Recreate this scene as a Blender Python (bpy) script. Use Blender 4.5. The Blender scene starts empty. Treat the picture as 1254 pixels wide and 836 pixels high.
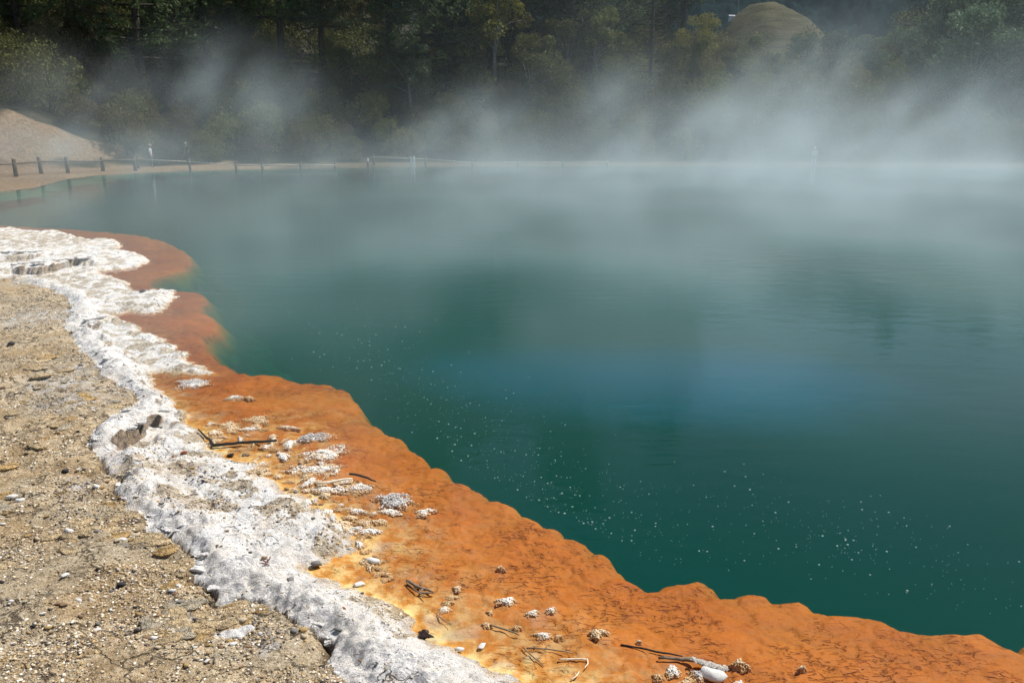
import bpy, bmesh, math, random
import numpy as np
from mathutils import Vector, Matrix

R = math.radians
rng = np.random.default_rng(7)
random.seed(7)
scene = bpy.context.scene
COL = scene.collection

# ------------------------------------------------------------------ camera
CAM_H, F_PX, CX, CY, HOR = 3.0, 975.0, 627.0, 418.0, 160.0
PITCH = math.atan((CY - HOR) / F_PX)
cam_d = bpy.data.cameras.new("camera")
cam = bpy.data.objects.new("camera", cam_d)
COL.objects.link(cam)
cam.location = (0, 0, CAM_H)
cam.rotation_euler = (math.pi / 2 - PITCH, 0, 0)
cam_d.sensor_width = 36.0
cam_d.lens = F_PX / 1254.0 * 36.0
cam_d.clip_start = 0.1
cam_d.clip_end = 3000
scene.camera = cam

# ------------------------------------------------------------------ light
SUN_EL, SUN_AZ = 58.0, 58.0          # azimuth clockwise from +Y (view direction)
world = bpy.data.worlds.new("World")
scene.world = world
world.use_nodes = True
wn = world.node_tree
wn.nodes.clear()
sky = wn.nodes.new("ShaderNodeTexSky")
sky.sky_type = 'NISHITA'
sky.sun_disc = False
sky.sun_elevation = R(SUN_EL)
sky.sun_rotation = R(SUN_AZ)
bg = wn.nodes.new("ShaderNodeBackground")
bg.inputs["Strength"].default_value = 0.07
wo = wn.nodes.new("ShaderNodeOutputWorld")
wn.links.new(sky.outputs[0], bg.inputs[0])
wn.links.new(bg.outputs[0], wo.inputs[0])

sun_d = bpy.data.lights.new("sun", 'SUN')
sun_d.energy = 4.6
sun_d.angle = R(0.53)
sun_d.color = (1.0, 0.965, 0.91)
sun = bpy.data.objects.new("sun", sun_d)
COL.objects.link(sun)
sun_dir = Vector((math.sin(R(SUN_AZ)) * math.cos(R(SUN_EL)), math.cos(R(SUN_AZ)) * math.cos(R(SUN_EL)), math.sin(R(SUN_EL))))
sun.rotation_euler = sun_dir.to_track_quat('Z', 'Y').to_euler()
sun.location = sun_dir * 200

vs = scene.view_settings
vs.view_transform = 'Standard'
vs.look = 'None'
vs.exposure = 0.30
vs.gamma = 1.0
vs.use_curve_mapping = False
cy = scene.cycles
cy.use_denoising = True
cy.max_bounces = 6
cy.diffuse_bounces = 2
cy.glossy_bounces = 2
cy.transmission_bounces = 2
cy.transparent_max_bounces = 8
cy.volume_bounces = 1
cy.volume_step_rate = 1.0
cy.volume_max_steps = 160
cy.sample_clamp_indirect = 4.0
cy.use_adaptive_sampling = True
cy.adaptive_threshold = 0.02


# ------------------------------------------------------------------ helpers
def unproj(px, py, z=0.0):
    """photo pixel -> point on the level plane z"""
    u, v = (px - CX) / F_PX, -(py - CY) / F_PX
    d = Vector((u, math.cos(PITCH) + v * math.sin(PITCH), -math.sin(PITCH) + v * math.cos(PITCH)))
    t = (z - CAM_H) / d.z
    return Vector((0, 0, CAM_H)) + d * t


def at_dist(px, py, y):
    """photo pixel -> point at forward distance y"""
    u, v = (px - CX) / F_PX, -(py - CY) / F_PX
    d = Vector((u, math.cos(PITCH) + v * math.sin(PITCH), -math.sin(PITCH) + v * math.cos(PITCH)))
    return Vector((0, 0, CAM_H)) + d * (y / d.y)


def col_x(px, y):
    """world x of a pixel column for a thing near eye level at forward distance y"""
    return (px - CX) / F_PX * y * math.cos(PITCH)


def tag(o, label=None, cat=None, group=None, kind=None):
    if label: o["label"] = label
    if cat: o["category"] = cat
    if group: o["group"] = group
    if kind: o["kind"] = kind
    return o


def link(name, mesh, parent=None):
    o = bpy.data.objects.new(name, mesh)
    COL.objects.link(o)
    if parent is not None:
        o.parent = parent
    return o


def empty(name, loc=(0, 0, 0), rz=0.0):
    o = bpy.data.objects.new(name, None)
    COL.objects.link(o)
    o.location = loc
    o.rotation_euler = (0, 0, rz)
    o.empty_display_size = 0.2
    return o


def copy_tree(o, parent=None):
    c = o.copy()
    COL.objects.link(c)
    c.parent = parent
    for ch in list(o.children):
        copy_tree(ch, c)
    return c


def np_mesh(name, verts, faces, mat=None, smooth=True, color=None, colname="zone"):
    """mesh from numpy arrays; faces (n,3) or (n,4)"""
    verts = np.asarray(verts, dtype=np.float32)
    faces = np.asarray(faces, dtype=np.int32)
    m = bpy.data.meshes.new(name)
    n, k = faces.shape
    m.vertices.add(len(verts))
    m.vertices.foreach_set("co", verts.ravel())
    m.loops.add(n * k)
    m.loops.foreach_set("vertex_index", faces.ravel())
    m.polygons.add(n)
    m.polygons.foreach_set("loop_start", np.arange(0, n * k, k, dtype=np.int32))
    if smooth:
        m.polygons.foreach_set("use_smooth", np.ones(n, dtype=bool))
    m.update(calc_edges=True)
    if color is not None:
        a = m.color_attributes.new(colname, 'FLOAT_COLOR', 'POINT')
        a.data.foreach_set("color", np.asarray(color, dtype=np.float32).ravel())
    if mat: m.materials.append(mat)
    return m


# numpy noise
def _hash(ix, iy, seed):
    h = (ix.astype(np.int64) * 374761393 + iy.astype(np.int64) * 668265263 + seed * 1442695041) & 0x7fffffff
    h = ((h ^ (h >> 13)) * 1274126177) & 0x7fffffff
    return ((h ^ (h >> 16)) & 0xffffff) / float(0xffffff)


def vnoise(x, y, seed=0):
    ix, iy = np.floor(x), np.floor(y)
    fx, fy = x - ix, y - iy
    ux, uy = fx * fx * fx * (fx * (fx * 6 - 15) + 10), fy * fy * fy * (fy * (fy * 6 - 15) + 10)

    def g(dx, dy):
        a = _hash(ix + dx, iy + dy, seed) * 2 * np.pi
        return np.cos(a) * (fx - dx) + np.sin(a) * (fy - dy)
    a, b, c, d = g(0, 0), g(1, 0), g(0, 1), g(1, 1)
    return ((a + (b - a) * ux) + ((c + (d - c) * ux) - (a + (b - a) * ux)) * uy) * 1.5


def fbm(x, y, oct=4, seed=0, gain=0.5):
    s, a, f = 0, 1.0, 1.0
    for i in range(oct):
        s = s + a * vnoise(x * f, y * f, seed + i * 17)
        a *= gain
        f *= 2.03
    return s


def vor_edge(x, y, seed=0):
    """F2-F1 of a jittered cell pattern, plus a random number of the cell"""
    ix, iy = np.floor(x), np.floor(y)
    f1 = np.full(x.shape, 9.0); f2 = np.full(x.shape, 9.0); cid = np.zeros(x.shape)
    for dx in (-1, 0, 1):
        for dy in (-1, 0, 1):
            jx, jy = ix + dx, iy + dy
            px = jx + 0.1 + 0.8 * _hash(jx, jy, seed)
            py = jy + 0.1 + 0.8 * _hash(jx, jy, seed + 5)
            d = np.hypot(px - x, py - y)
            near = d < f1
            f2 = np.where(near, f1, np.minimum(f2, d))
            cid = np.where(near, _hash(jx, jy, seed + 9), cid)
            f1 = np.where(near, d, f1)
    return f2 - f1, cid


def sstep(a, b, x):
    t = np.clip((x - a) / (b - a), 0, 1)
    return t * t * (3 - 2 * t)


def poly_dist(P, line):
    """distance of points P (n,2) to an open polyline"""
    line = np.asarray(line, np.float32)
    A, B = line[:-1], line[1:]
    AB = B - A
    L2 = (AB ** 2).sum(1) + 1e-12
    P = np.asarray(P)
    if len(P) < 400:
        ap = P[:, None, :] - A[None]
        t = np.clip((ap * AB[None]).sum(2) / L2, 0, 1)
        d = ap - t[..., None] * AB[None]
        return np.sqrt((d ** 2).sum(2).min(1))
    px, py = P[:, 0].astype(np.float32), P[:, 1].astype(np.float32)
    out = np.full(len(P), 1e12, np.float32)
    for i in range(len(A)):
        ax, ay = px - A[i, 0], py - A[i, 1]
        t = np.clip((ax * AB[i, 0] + ay * AB[i, 1]) / L2[i], 0, 1)
        ax -= t * AB[i, 0]
        ay -= t * AB[i, 1]
        np.minimum(out, ax * ax + ay * ay, out=out)
    return np.sqrt(out).astype(float)


def inside(P, poly):
    poly = np.asarray(poly, float)
    x, y = P[:, 0], P[:, 1]
    if len(P) < 400:
        q = np.roll(poly, 1, 0)
        yi, yj, xi, xj = poly[:, 1][None], q[:, 1][None], poly[:, 0][None], q[:, 0][None]
        hit = ((yi > y[:, None]) != (yj > y[:, None])) & (x[:, None] < (xj - xi) * (y[:, None] - yi) / np.where(yj == yi, 1e-9, yj - yi) + xi)
        return hit.sum(1) % 2 == 1
    c = np.zeros(len(P), bool)
    j = len(poly) - 1
    for i in range(len(poly)):
        xi, yi = poly[i]; xj, yj = poly[j]
        if yi != yj:
            c ^= ((yi > y) != (yj > y)) & (x < (xj - xi) * (y - yi) / (yj - yi) + xi)
        j = i
    return c


# materials
class NT:
    def __init__(self, name):
        self.m = bpy.data.materials.new(name)
        self.m.use_nodes = True
        self.t = self.m.node_tree
        self.t.nodes.clear()
        self.out = self.n("ShaderNodeOutputMaterial")

    def n(self, typ, **kw):
        nd = self.t.nodes.new(typ)
        for k, v in kw.items():
            setattr(nd, k, v)
        return nd

    def put(self, sock, val):
        if isinstance(val, bpy.types.NodeSocket):
            self.t.links.new(val, sock)
        elif val is not None:
            if isinstance(val, (tuple, list)) and len(val) == 3 and sock.type == 'RGBA':
                val = (*val, 1)
            sock.default_value = val
        return sock

    def math(self, op, a, b=0.0, c=0.0, clamp=False):
        nd = self.n("ShaderNodeMath", operation=op, use_clamp=clamp)
        self.put(nd.inputs[0], a); self.put(nd.inputs[1], b); self.put(nd.inputs[2], c)
        return nd.outputs[0]

    def mix(self, f, a, b, typ='MIX'):
        nd = self.n("ShaderNodeMix", data_type='RGBA', blend_type=typ)
        self.put(nd.inputs[0], f); self.put(nd.inputs[6], a); self.put(nd.inputs[7], b)
        return nd.outputs[2]

    def ramp(self, f, a, b, lo=0.0, hi=1.0):
        nd = self.n("ShaderNodeMapRange", interpolation_type='SMOOTHSTEP')
        self.put(nd.inputs[0], f)
        self.put(nd.inputs[1], a); self.put(nd.inputs[2], b); self.put(nd.inputs[3], lo); self.put(nd.inputs[4], hi)
        return nd.outputs[0]

    def coord(self, kind="Object", scale=None):
        c = self.n("ShaderNodeTexCoord").outputs[kind]
        if scale is not None:
            mp = self.n("ShaderNodeMapping")
            self.put(mp.inputs[0], c)
            mp.inputs["Scale"].default_value = scale if isinstance(scale, (tuple, list)) else (scale,) * 3
            c = mp.outputs[0]
        return c

    def noise(self, vec, scale, detail=4.0, rough=0.55, dist=0.0):
        nd = self.n("ShaderNodeTexNoise")
        self.put(nd.inputs["Vector"], vec)
        nd.inputs["Scale"].default_value = scale
        nd.inputs["Detail"].default_value = detail
        nd.inputs["Roughness"].default_value = rough
        nd.inputs["Distortion"].default_value = dist
        return nd.outputs["Fac"]

    def bump(self, h, strength=0.5, dist=0.01, normal=None):
        nd = self.n("ShaderNodeBump")
        nd.inputs["Strength"].default_value = strength
        nd.inputs["Distance"].default_value = dist
        self.put(nd.inputs["Height"], h)
        if normal is not None: self.put(nd.inputs["Normal"], normal)
        return nd.outputs[0]

    def attr(self, name):
        nd = self.n("ShaderNodeAttribute", attribute_name=name)
        sp = self.n("ShaderNodeSeparateColor")
        self.t.links.new(nd.outputs["Color"], sp.inputs[0])
        return sp.outputs[0], sp.outputs[1], sp.outputs[2], nd.outputs["Color"], nd.outputs["Alpha"]

    def principled(self, base, rough=0.8, normal=None, spec=0.3, **kw):
        p = self.n("ShaderNodeBsdfPrincipled")
        self.put(p.inputs["Base Color"], base)
        self.put(p.inputs["Roughness"], rough)
        self.put(p.inputs["Specular IOR Level"], spec)
        if normal is not None: self.put(p.inputs["Normal"], normal)
        for k, v in kw.items():
            self.put(p.inputs[k], v)
        return p.outputs[0]

    def surf(self, s):
        self.t.links.new(s, self.out.inputs["Surface"])
        return self.m


def simple_mat(name, col, rough=0.8, var=0.35, scale=12.0, bump=0.3, bdist=0.01, spec=0.3):
    t = NT(name)
    c = t.coord()
    nz = t.noise(c, scale, 5)
    dark = tuple(v * (1 - var) for v in col)
    light = tuple(min(1, v * (1 + var)) for v in col)
    base = t.mix(t.ramp(nz, 0.3, 0.7), dark, light)
    nb = t.noise(c, scale * 4, 4)
    return t.surf(t.principled(base, rough, t.bump(nb, bump, bdist), spec))


# ------------------------------------------------------------------ outlines read off the photograph (pixels) and laid on the ground
def lay(px, z):
    return [tuple(unproj(x, y, z)[:2]) for x, y in px]


C_PX = [(-60, 272), (0, 277), (40, 279), (80, 281), (120, 284), (150, 286), (180, 290), (205, 297), (225, 308), (237, 320), (230, 330),
        (212, 336), (190, 341), (182, 346), (192, 354), (213, 357), (236, 358), (247, 360), (252, 368), (247, 382), (262, 390), (270, 399), (266, 409), (250, 416),
        (257, 430), (270, 440), (280, 450), (297, 458), (343, 460), (372, 466), (390, 470), (407, 471), (424, 477), (438, 488),
        (443, 497), (441, 507), (450, 515), (473, 529), (490, 536), (510, 546), (527, 561), (544, 574), (560, 586), (585, 598),
        (610, 611), (632, 620), (650, 631), (667, 641), (687, 646), (707, 658), (721, 662), (739, 675), (752, 692), (785, 711),
        (822, 709), (855, 707), (875, 713), (886, 720), (920, 719), (945, 726), (957, 733), (982, 734), (998, 748), (1027, 750),
        (1064, 751), (1084, 757), (1117, 764), (1150, 762), (1174, 766), (1199, 765), (1215, 773), (1232, 784), (1254, 783)]
B_PX = [(-60, 277), (0, 281), (20, 281), (37, 284), (57, 284), (66, 282), (73, 285), (85, 288), (100, 292), (116, 295), (126, 293), (138, 294),
        (147, 301), (146, 306), (158, 309), (175, 314), (185, 321), (172, 326), (158, 329), (146, 330), (133, 331), (122, 333),
        (130, 338), (145, 343), (160, 346), (161, 355), (175, 359), (190, 358), (202, 355), (214, 358), (215, 363), (208, 372),
        (202, 378), (196, 384), (180, 384), (163, 383), (148, 384), (138, 387), (150, 392), (163, 398), (172, 404), (176, 410),
        (186, 411), (198, 410), (200, 417), (206, 422), (216, 424), (221, 428), (232, 434), (240, 443), (250, 451), (263, 457),
        (250, 460), (235, 460), (218, 457), (203, 453), (190, 456), (184, 463), (188, 473), (200, 481), (213, 493), (215, 506),
        (238, 516), (243, 526), (250, 540), (262, 551), (275, 561), (309, 569), (323, 583), (349, 601), (372, 612), (401, 624),
        (414, 638), (430, 652), (438, 666), (440, 678), (415, 684), (388, 690), (368, 700), (392, 710), (416, 716), (432, 721), (452, 729), (466, 736), (481, 741), (497, 747),
        (508, 756), (507, 770), (530, 783), (541, 793), (558, 799), (574, 807), (590, 815), (606, 821), (631, 828), (648, 836),
        (690, 852), (770, 885), (870, 930)]
A_PX = [(-40, 335), (0, 340), (21, 345), (52, 352), (73, 359), (87, 371), (83, 385), (80, 402), (90, 412), (94, 423), (108, 437),
        (118, 450), (135, 464), (153, 475), (168, 486), (168, 494), (140, 510), (112, 527), (107, 537), (112, 549), (127, 560),
        (138, 584), (141, 601), (155, 624), (173, 638), (189, 649), (211, 653), (219, 668), (229, 682), (239, 699), (246, 716),
        (264, 733), (312, 735), (343, 744), (368, 764), (385, 768), (395, 782), (402, 803), (420, 825), (450, 842), (500, 870), (600, 930)]
B_near = [(-33, 38), (-31, 34), (-25, 29)] + lay(B_PX, 0.0) + [(2.2, 2.3), (6, 0.2), (14, -4)]
C_line = [(-31, 38.2), (-29.5, 35), (-24, 30)] + lay(C_PX, -0.04) + [(3.6, 3.9), (5.2, 3.3), (9, 2.0), (16, -1.0), (38, -2.5)]
A_line = [(-40, 31), (-20, 22.5)] + lay(A_PX, 0.12) + [(1.4, 1.5), (4, -0.6), (6, -4)]
B_poly = B_near + [(14, -30), (-90, -30), (-90, 38)]
C_poly = C_line + [(38, -30), (-90, -30), (-90, 38.2)]
A_poly = A_line + [(6, -30), (-90, -30), (-90, 31)]
FAR_PX = [(-60, 241), (0, 235), (28, 232), (48, 227), (75, 220), (115, 215), (165, 211.5), (240, 208.5), (300, 207), (450, 204.6), (600, 203), (720, 203), (900, 203.5)]
far_shore = lay(FAR_PX, 0.0)
pool_poly = B_near + [(40, -5), (72, 14), (80, 42), (68, 62), (45, 69)] + far_shore[::-1]
pool_line = pool_poly + [pool_poly[0]]


def sd(P, line, poly):
    d = poly_dist(P, line)
    return np.where(inside(P, poly), d, -d)


# ------------------------------------------------------------------ near terrain: one height function, split where the surface changes
LEDGES = [  # (pixel line, step height, reach): the side that faces the camera lies lower
    ([(14, 328), (30, 330), (48, 330), (62, 326), (76, 322), (82, 319), (100, 319), (114, 320)], 0.26, 1.0),
    ([(2, 313), (15, 314), (30, 314), (46, 312)], 0.20, 0.8),
    ([(103, 398), (116, 399), (128, 393)], 0.17, 0.35),
    ([(114, 415), (128, 415)], 0.13, 0.28),
    ([(150, 538), (164, 531), (174, 520), (183, 512), (196, 508), (214, 505)], 0.26, 0.40),
    ([(182, 600), (200, 612), (215, 618), (232, 624)], 0.045, 0.25),
    ([(365, 697), (382, 697), (400, 697)], 0.07, 0.15),
]
LEDGE_W = [(lay(l, 0.12), h, r) for l, h, r in LEDGES]


def near_height(P):
    x, y = P[:, 0], P[:, 1]
    dist = np.hypot(x, y)
    ws = 0.035 + 0.006 * dist
    wx = ws * fbm(x * 3.1, y * 3.1, 4, 3)
    wy = ws * fbm(x * 3.1, y * 3.1, 4, 43)
    Q = np.stack([x + wx, y + wy], 1)
    sB = sd(Q, B_near, B_poly)
    sA = -sd(Q, A_line, A_poly)           # >0 on the pool side of the crust's landward edge
    Q2 = np.stack([x + 0.05 * fbm(x * 1.6, y * 1.6, 2, 66), y + 0.05 * fbm(x * 1.6, y * 1.6, 2, 67)], 1)
    sC = sd(Q2, C_line, C_poly)
    e5, c5 = vor_edge(x * 1.8 + 0.4 * fbm(x * 2, y * 2, 2, 71), y * 1.8, 75)
    lobes = 0.045 * sstep(0.0, 0.6, e5)
    sC = sC + lobes - 0.035
    # shelf under water
    e1, cid = vor_edge(x * 8 + 0.5 * fbm(x * 6, y * 6, 2, 5), y * 10.5 + 0.5 * fbm(x * 6, y * 6, 2, 8), 3)
    e2, cid2 = vor_edge(x * 3.3 + 0.7 * fbm(x * 3, y * 3, 2, 15), y * 3.8 + 0.7 * fbm(x * 3, y * 3, 2, 18), 31)
    crackn = vnoise(x * 1.3, y * 1.3, 91) + 0.6 * vnoise(x * 5, y * 5, 92)
    crack = (1 - sstep(0.0, 0.16, e1)) * sstep(-0.1, 0.45, crackn)
    crack = np.maximum(crack, 0.7 * (1 - sstep(0.0, 0.06, e2)) * sstep(-0.2, 0.4, vnoise(x * 2.1, y * 2.1, 97)))
    depth = 0.008 + 0.030 * sstep(0.0, 1.5, -sB)
    zs = -depth + 0.012 * (sstep(0, 0.5, e2) - 0.5) + 0.010 * (cid - 0.5) * sstep(0, 0.2, e1) - 0.014 * crack + 0.012 * fbm(x * 2.2, y * 2.2, 4, 61)
    zs = zs + 0.008 * sstep(8.0, 12.0, y) * sstep(0.1, 0.9, -sB)
    lip = np.clip(-sC, 0, None)
    zs = zs + 0.010 * (sstep(0.0, 0.35, e5) - 0.6) * np.exp(-np.clip(sC, 0, None) / 0.5)
    zs = zs - 1.0 * (1 - np.exp(-(lip / (0.34 + 0.30 * sstep(9.0, 12.5, y))) ** 1.35)) - 0.18 * lip - 0.07 * (1 - sstep(-0.05, 0.14, sC)) ** 2 * (1 - 0.5 * sstep(8.0, 12.0, y))
    zs = np.minimum(zs, -0.006)
    # land
    pits = fbm(x * 7, y * 7, 4, 12)
    rough = fbm(x * 2.5, y * 2.5, 5, 22)
    e3, c3 = vor_edge(x * 2.2 + 0.6 * fbm(x * 2, y * 2, 3, 25), y * 2.2 + 0.6 * fbm(x * 2, y * 2, 3, 28), 41)
    gcrack = (1 - sstep(0.0, 0.05, e3)) * sstep(0.05, 0.35, vnoise(x * 0.9, y * 0.9, 33))
    zl = 0.13 + 0.02 * np.clip(-sA, 0, 8) + 0.026 * rough + 0.009 * pits - 0.03 * gcrack + 0.022 * (c3 - 0.5) * sstep(0, 0.1, e3)
    steps = fbm(x * 1.7 + 2, y * 2.9, 4, 38)
    zl = zl + 0.03 * (np.floor(steps * 4) / 4 + sstep(0.0, 0.25, np.mod(steps * 4, 1.0)) / 4)
    # white crust: swollen ridge along the landward edge, flat terrace towards the water
    rise = sstep(0.0, 0.22, sB)
    ridge = np.exp(-((sA - 0.20) / 0.16) ** 2)
    blob = np.abs(fbm(x * 5.2, y * 5.2, 4, 52))
    zw = -0.005 + 0.07 * rise + 0.10 * ridge * sstep(0.0, 0.3, sB) + 0.040 * blob * rise + 0.026 * rough * rise + 0.014 * pits * sstep(0.0, 0.1, sB)
    wr = vnoise(x * 3.0 + 3, y * 11.0 + 0.8 * fbm(x * 4, y * 4, 2, 55), 57)
    zw = zw + 0.012 * (1 - np.abs(wr) * 2.0) * rise
    zw = zw - 0.02 * np.clip(1 - np.abs(sA - 0.52) / 0.05, 0, 1) * sstep(-.1, .3, vnoise(x * 1.4, y * 1.4, 58)) * sstep(0.1, 0.3, sB)
    blend = sstep(-0.05, 0.06, sA)
    z_land = zl * (1 - blend) + zw * blend
    z_land = z_land - 0.055 * np.exp(-((sA + 0.02) / 0.028) ** 2) * sstep(-0.35, 0.1, vnoise(x * 2, y * 2, 63))
    for l, h, reach in LEDGE_W:
        l = np.asarray(l)
        d = poly_dist(Q, l)
        # camera side of the line: farther points along the viewing direction are above
        mid = l.mean(0)
        yy = np.interp(Q[:, 0], l[:, 0], l[:, 1])
        side = Q[:, 1] - yy + 0.10 * reach * fbm(x * 5.0, y * 5.0, 4, 131)
        h = h * (0.75 + 0.6 * vnoise(x * 2.3, y * 2.3, 133))
        inx = sstep(l[0, 0] - 0.25 * reach, l[0, 0] + 0.25 * reach, Q[:, 0]) * (1 - sstep(l[-1, 0] - 0.25 * reach, l[-1, 0] + 0.25 * reach, Q[:, 0]))
        fall = np.exp(-(d / reach) ** 2) * inx
        up = sstep(-0.05, 0.02, side)
        z_land = z_land + h * fall * (0.40 * up - 0.80 * (1 - up))
    land = sstep(-0.012, 0.012, sB)
    z_land = np.where(sB > 0, np.maximum(z_land, 0.006), z_land)
    z = zs * (1 - land) + z_land * land
    return z, sA, sB, sC, crack, gcrack, rough, pits, lobes


NEAR = {}
DLR = 0.0034


def make_near():
    az = np.arange(R(-50), R(52), 0.0028)
    rr = np.exp(np.arange(math.log(1.9), math.log(33.0), DLR))
    AZ, RR = np.meshgrid(az, rr)
    P = np.stack([(RR * np.sin(AZ)).ravel(), (RR * np.cos(AZ)).ravel()], 1)
    rough_c = sd(P, C_line, C_poly)
    keep = rough_c > -1.2
    idx = -np.ones(len(P), int)
    idx[keep] = np.arange(keep.sum())
    P = P[keep]
    z, sA, sB, sC, crack, gcrack, rough, pits, lobes = near_height(P)
    nr, na = RR.shape
    NEAR.update(z=np.where(keep, z[np.maximum(idx, 0)], -1.0).reshape(nr, na), az0=az[0], daz=0.0028, lr0=math.log(1.9), dlr=DLR)
    g = np.arange(nr * na).reshape(nr, na)
    quads = np.stack([g[:-1, :-1], g[:-1, 1:], g[1:, 1:], g[1:, :-1]], -1).reshape(-1, 4)
    quads = idx[quads]
    quads = quads[(quads >= 0).all(1)]
    V = np.column_stack([P, z])
    x, y = P[:, 0], P[:, 1]
    # zone colours
    white_edge = sstep(-0.02, 0.03, sA + 0.05 * fbm(x * 9, y * 9, 3, 81))
    grav_in_white = sstep(0.15, 0.42, fbm(x * 1.9 + 4, y * 1.9, 4, 83)) * sstep(0.28, 0.45, sA)
    for (px, py, rad) in [(205, 577, 0.34), (215, 605, 0.22), (178, 572, 0.30), (258, 618, 0.25), (180, 535, 0.25), (285, 548, 0.2), (55, 336, 1.3), (15, 290, 2.2), (60, 292, 2.4), (105, 345, .8)]:
        c = unproj(px, py, 0.1)
        grav_in_white = np.maximum(grav_in_white, 0.95 * np.exp(-((x - c.x) ** 2 + (y - c.y) ** 2) / rad ** 2))
    grav_in_white = np.maximum(grav_in_white, 0.95 * sstep(0.30, 0.55, sA) * sstep(6.3, 7.8, y) * (1 - sstep(0.9, 1.6, sA) * 0.4) * sstep(-0.35, 0.3, fbm(x * 2.4, y * 3.4, 4, 184)))
    grav_in_white = grav_in_white * sstep(-0.6, 0.2, fbm(x * 4.5, y * 4.5, 4, 183))
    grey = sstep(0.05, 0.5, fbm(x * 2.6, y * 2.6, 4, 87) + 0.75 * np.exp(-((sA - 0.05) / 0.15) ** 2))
    slab = sstep(0.10, 0.30, fbm(x * 1.1 + 9, y * 1.5, 3, 88)) * (sA < 0)
    for (px, py, rad) in [(75, 470, 0.5), (95, 490, 0.45), (90, 460, .35), (60, 385, 0.6)]:
        c = unproj(px, py, 0.13)
        slab = np.maximum(slab, -1.0 * 0 + 1.0 * np.exp(-((x - c.x) ** 2 + (y - c.y) ** 2) / rad ** 2) * sstep(-0.2, 0.3, fbm(x * 5, y * 5, 3, 89) + 0.2))
    whitewash = np.zeros_like(x)
    for (px, py, rad) in [(75, 470, 0.45), (95, 492, 0.42), (85, 455, .3), (50, 388, 0.6), (290, 775, 0.12), (330, 790, .1), (97, 595, .16)]:
        c = unproj(px, py, 0.13)
        whitewash = np.maximum(whitewash, np.exp(-((x - c.x) ** 2 + (y - c.y) ** 2) / rad ** 2) * sstep(-0.3, 0.25, fbm(x * 8, y * 8, 3, 90)))
    ygate = 1 - sstep(6.8, 10.5, y)
    yel = np.exp(-np.clip(-sB, 0, None) / (0.10 + 0.20 * ygate + 0.16 * vnoise(x * 1.2, y * 1.2, 94).clip(-.6, 1))) * (0.25 + 0.75 * ygate)
    marsh = unproj(350, 560)
    yel = np.maximum(yel, 0.75 * np.exp(-(((x - marsh.x + 0.15) / 0.5) ** 2 + ((y - marsh.y) / 1.2) ** 2)) * sstep(-.4, .5, fbm(x * 4, y * 4, 3, 95)))
    fq = lambda a: a[quads].mean(1)
    qB, qA, qC = fq(sB), fq(sA), fq(sC)
    land_f = qB > 0
    tan_f = land_f & (qA <= 0)
    white_f = land_f & (qA > 0)
    shelf_f = ~land_f

    def part(mask, cols):
        f = quads[mask]
        u, inv = np.unique(f, return_inverse=True)
        return V[u], inv.reshape(-1, 4), cols[u]
    one = np.ones_like(x)
    gcrack = np.maximum(gcrack, 0.9 * np.exp(-((sA + 0.015) / 0.03) ** 2) * sstep(-0.35, 0.1, vnoise(x * 2, y * 2, 63)))
    cg = np.column_stack([slab, gcrack, whitewash, one])
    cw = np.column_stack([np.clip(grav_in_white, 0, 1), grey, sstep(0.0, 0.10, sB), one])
    cs = np.column_stack([np.clip(yel, 0, 1), crack, sstep(0.0, 0.9, -sB) * (1 - 0.0 * x), sstep(-0.32, -0.02, sC + 0.10 * fbm(x * 3, y * 3, 3, 68))])
    return part(tan_f, cg), part(white_f, cw), part(shelf_f, cs)


def cracks(t, co, scale, width, warp=0.35, wscale=2.0):
    """network of joints: 1 on the joint, 0 on the plate"""
    nz = t.n("ShaderNodeTexNoise")
    t.put(nz.inputs["Vector"], co)
    nz.inputs["Scale"].default_value = scale * wscale
    nz.inputs["Detail"].default_value = 3
    va = t.n("ShaderNodeVectorMath", operation='MULTIPLY_ADD')
    t.put(va.inputs[0], nz.outputs["Color"])
    va.inputs[1].default_value = (warp / scale * 2,) * 3
    t.put(va.inputs[2], co)
    vo = t.n("ShaderNodeTexVoronoi", feature='DISTANCE_TO_EDGE')
    t.put(vo.inputs["Vector"], va.outputs[0])
    vo.inputs["Scale"].default_value = scale
    return t.ramp(vo.outputs["Distance"], 0.0, width, 1.0, 0.0)


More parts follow.
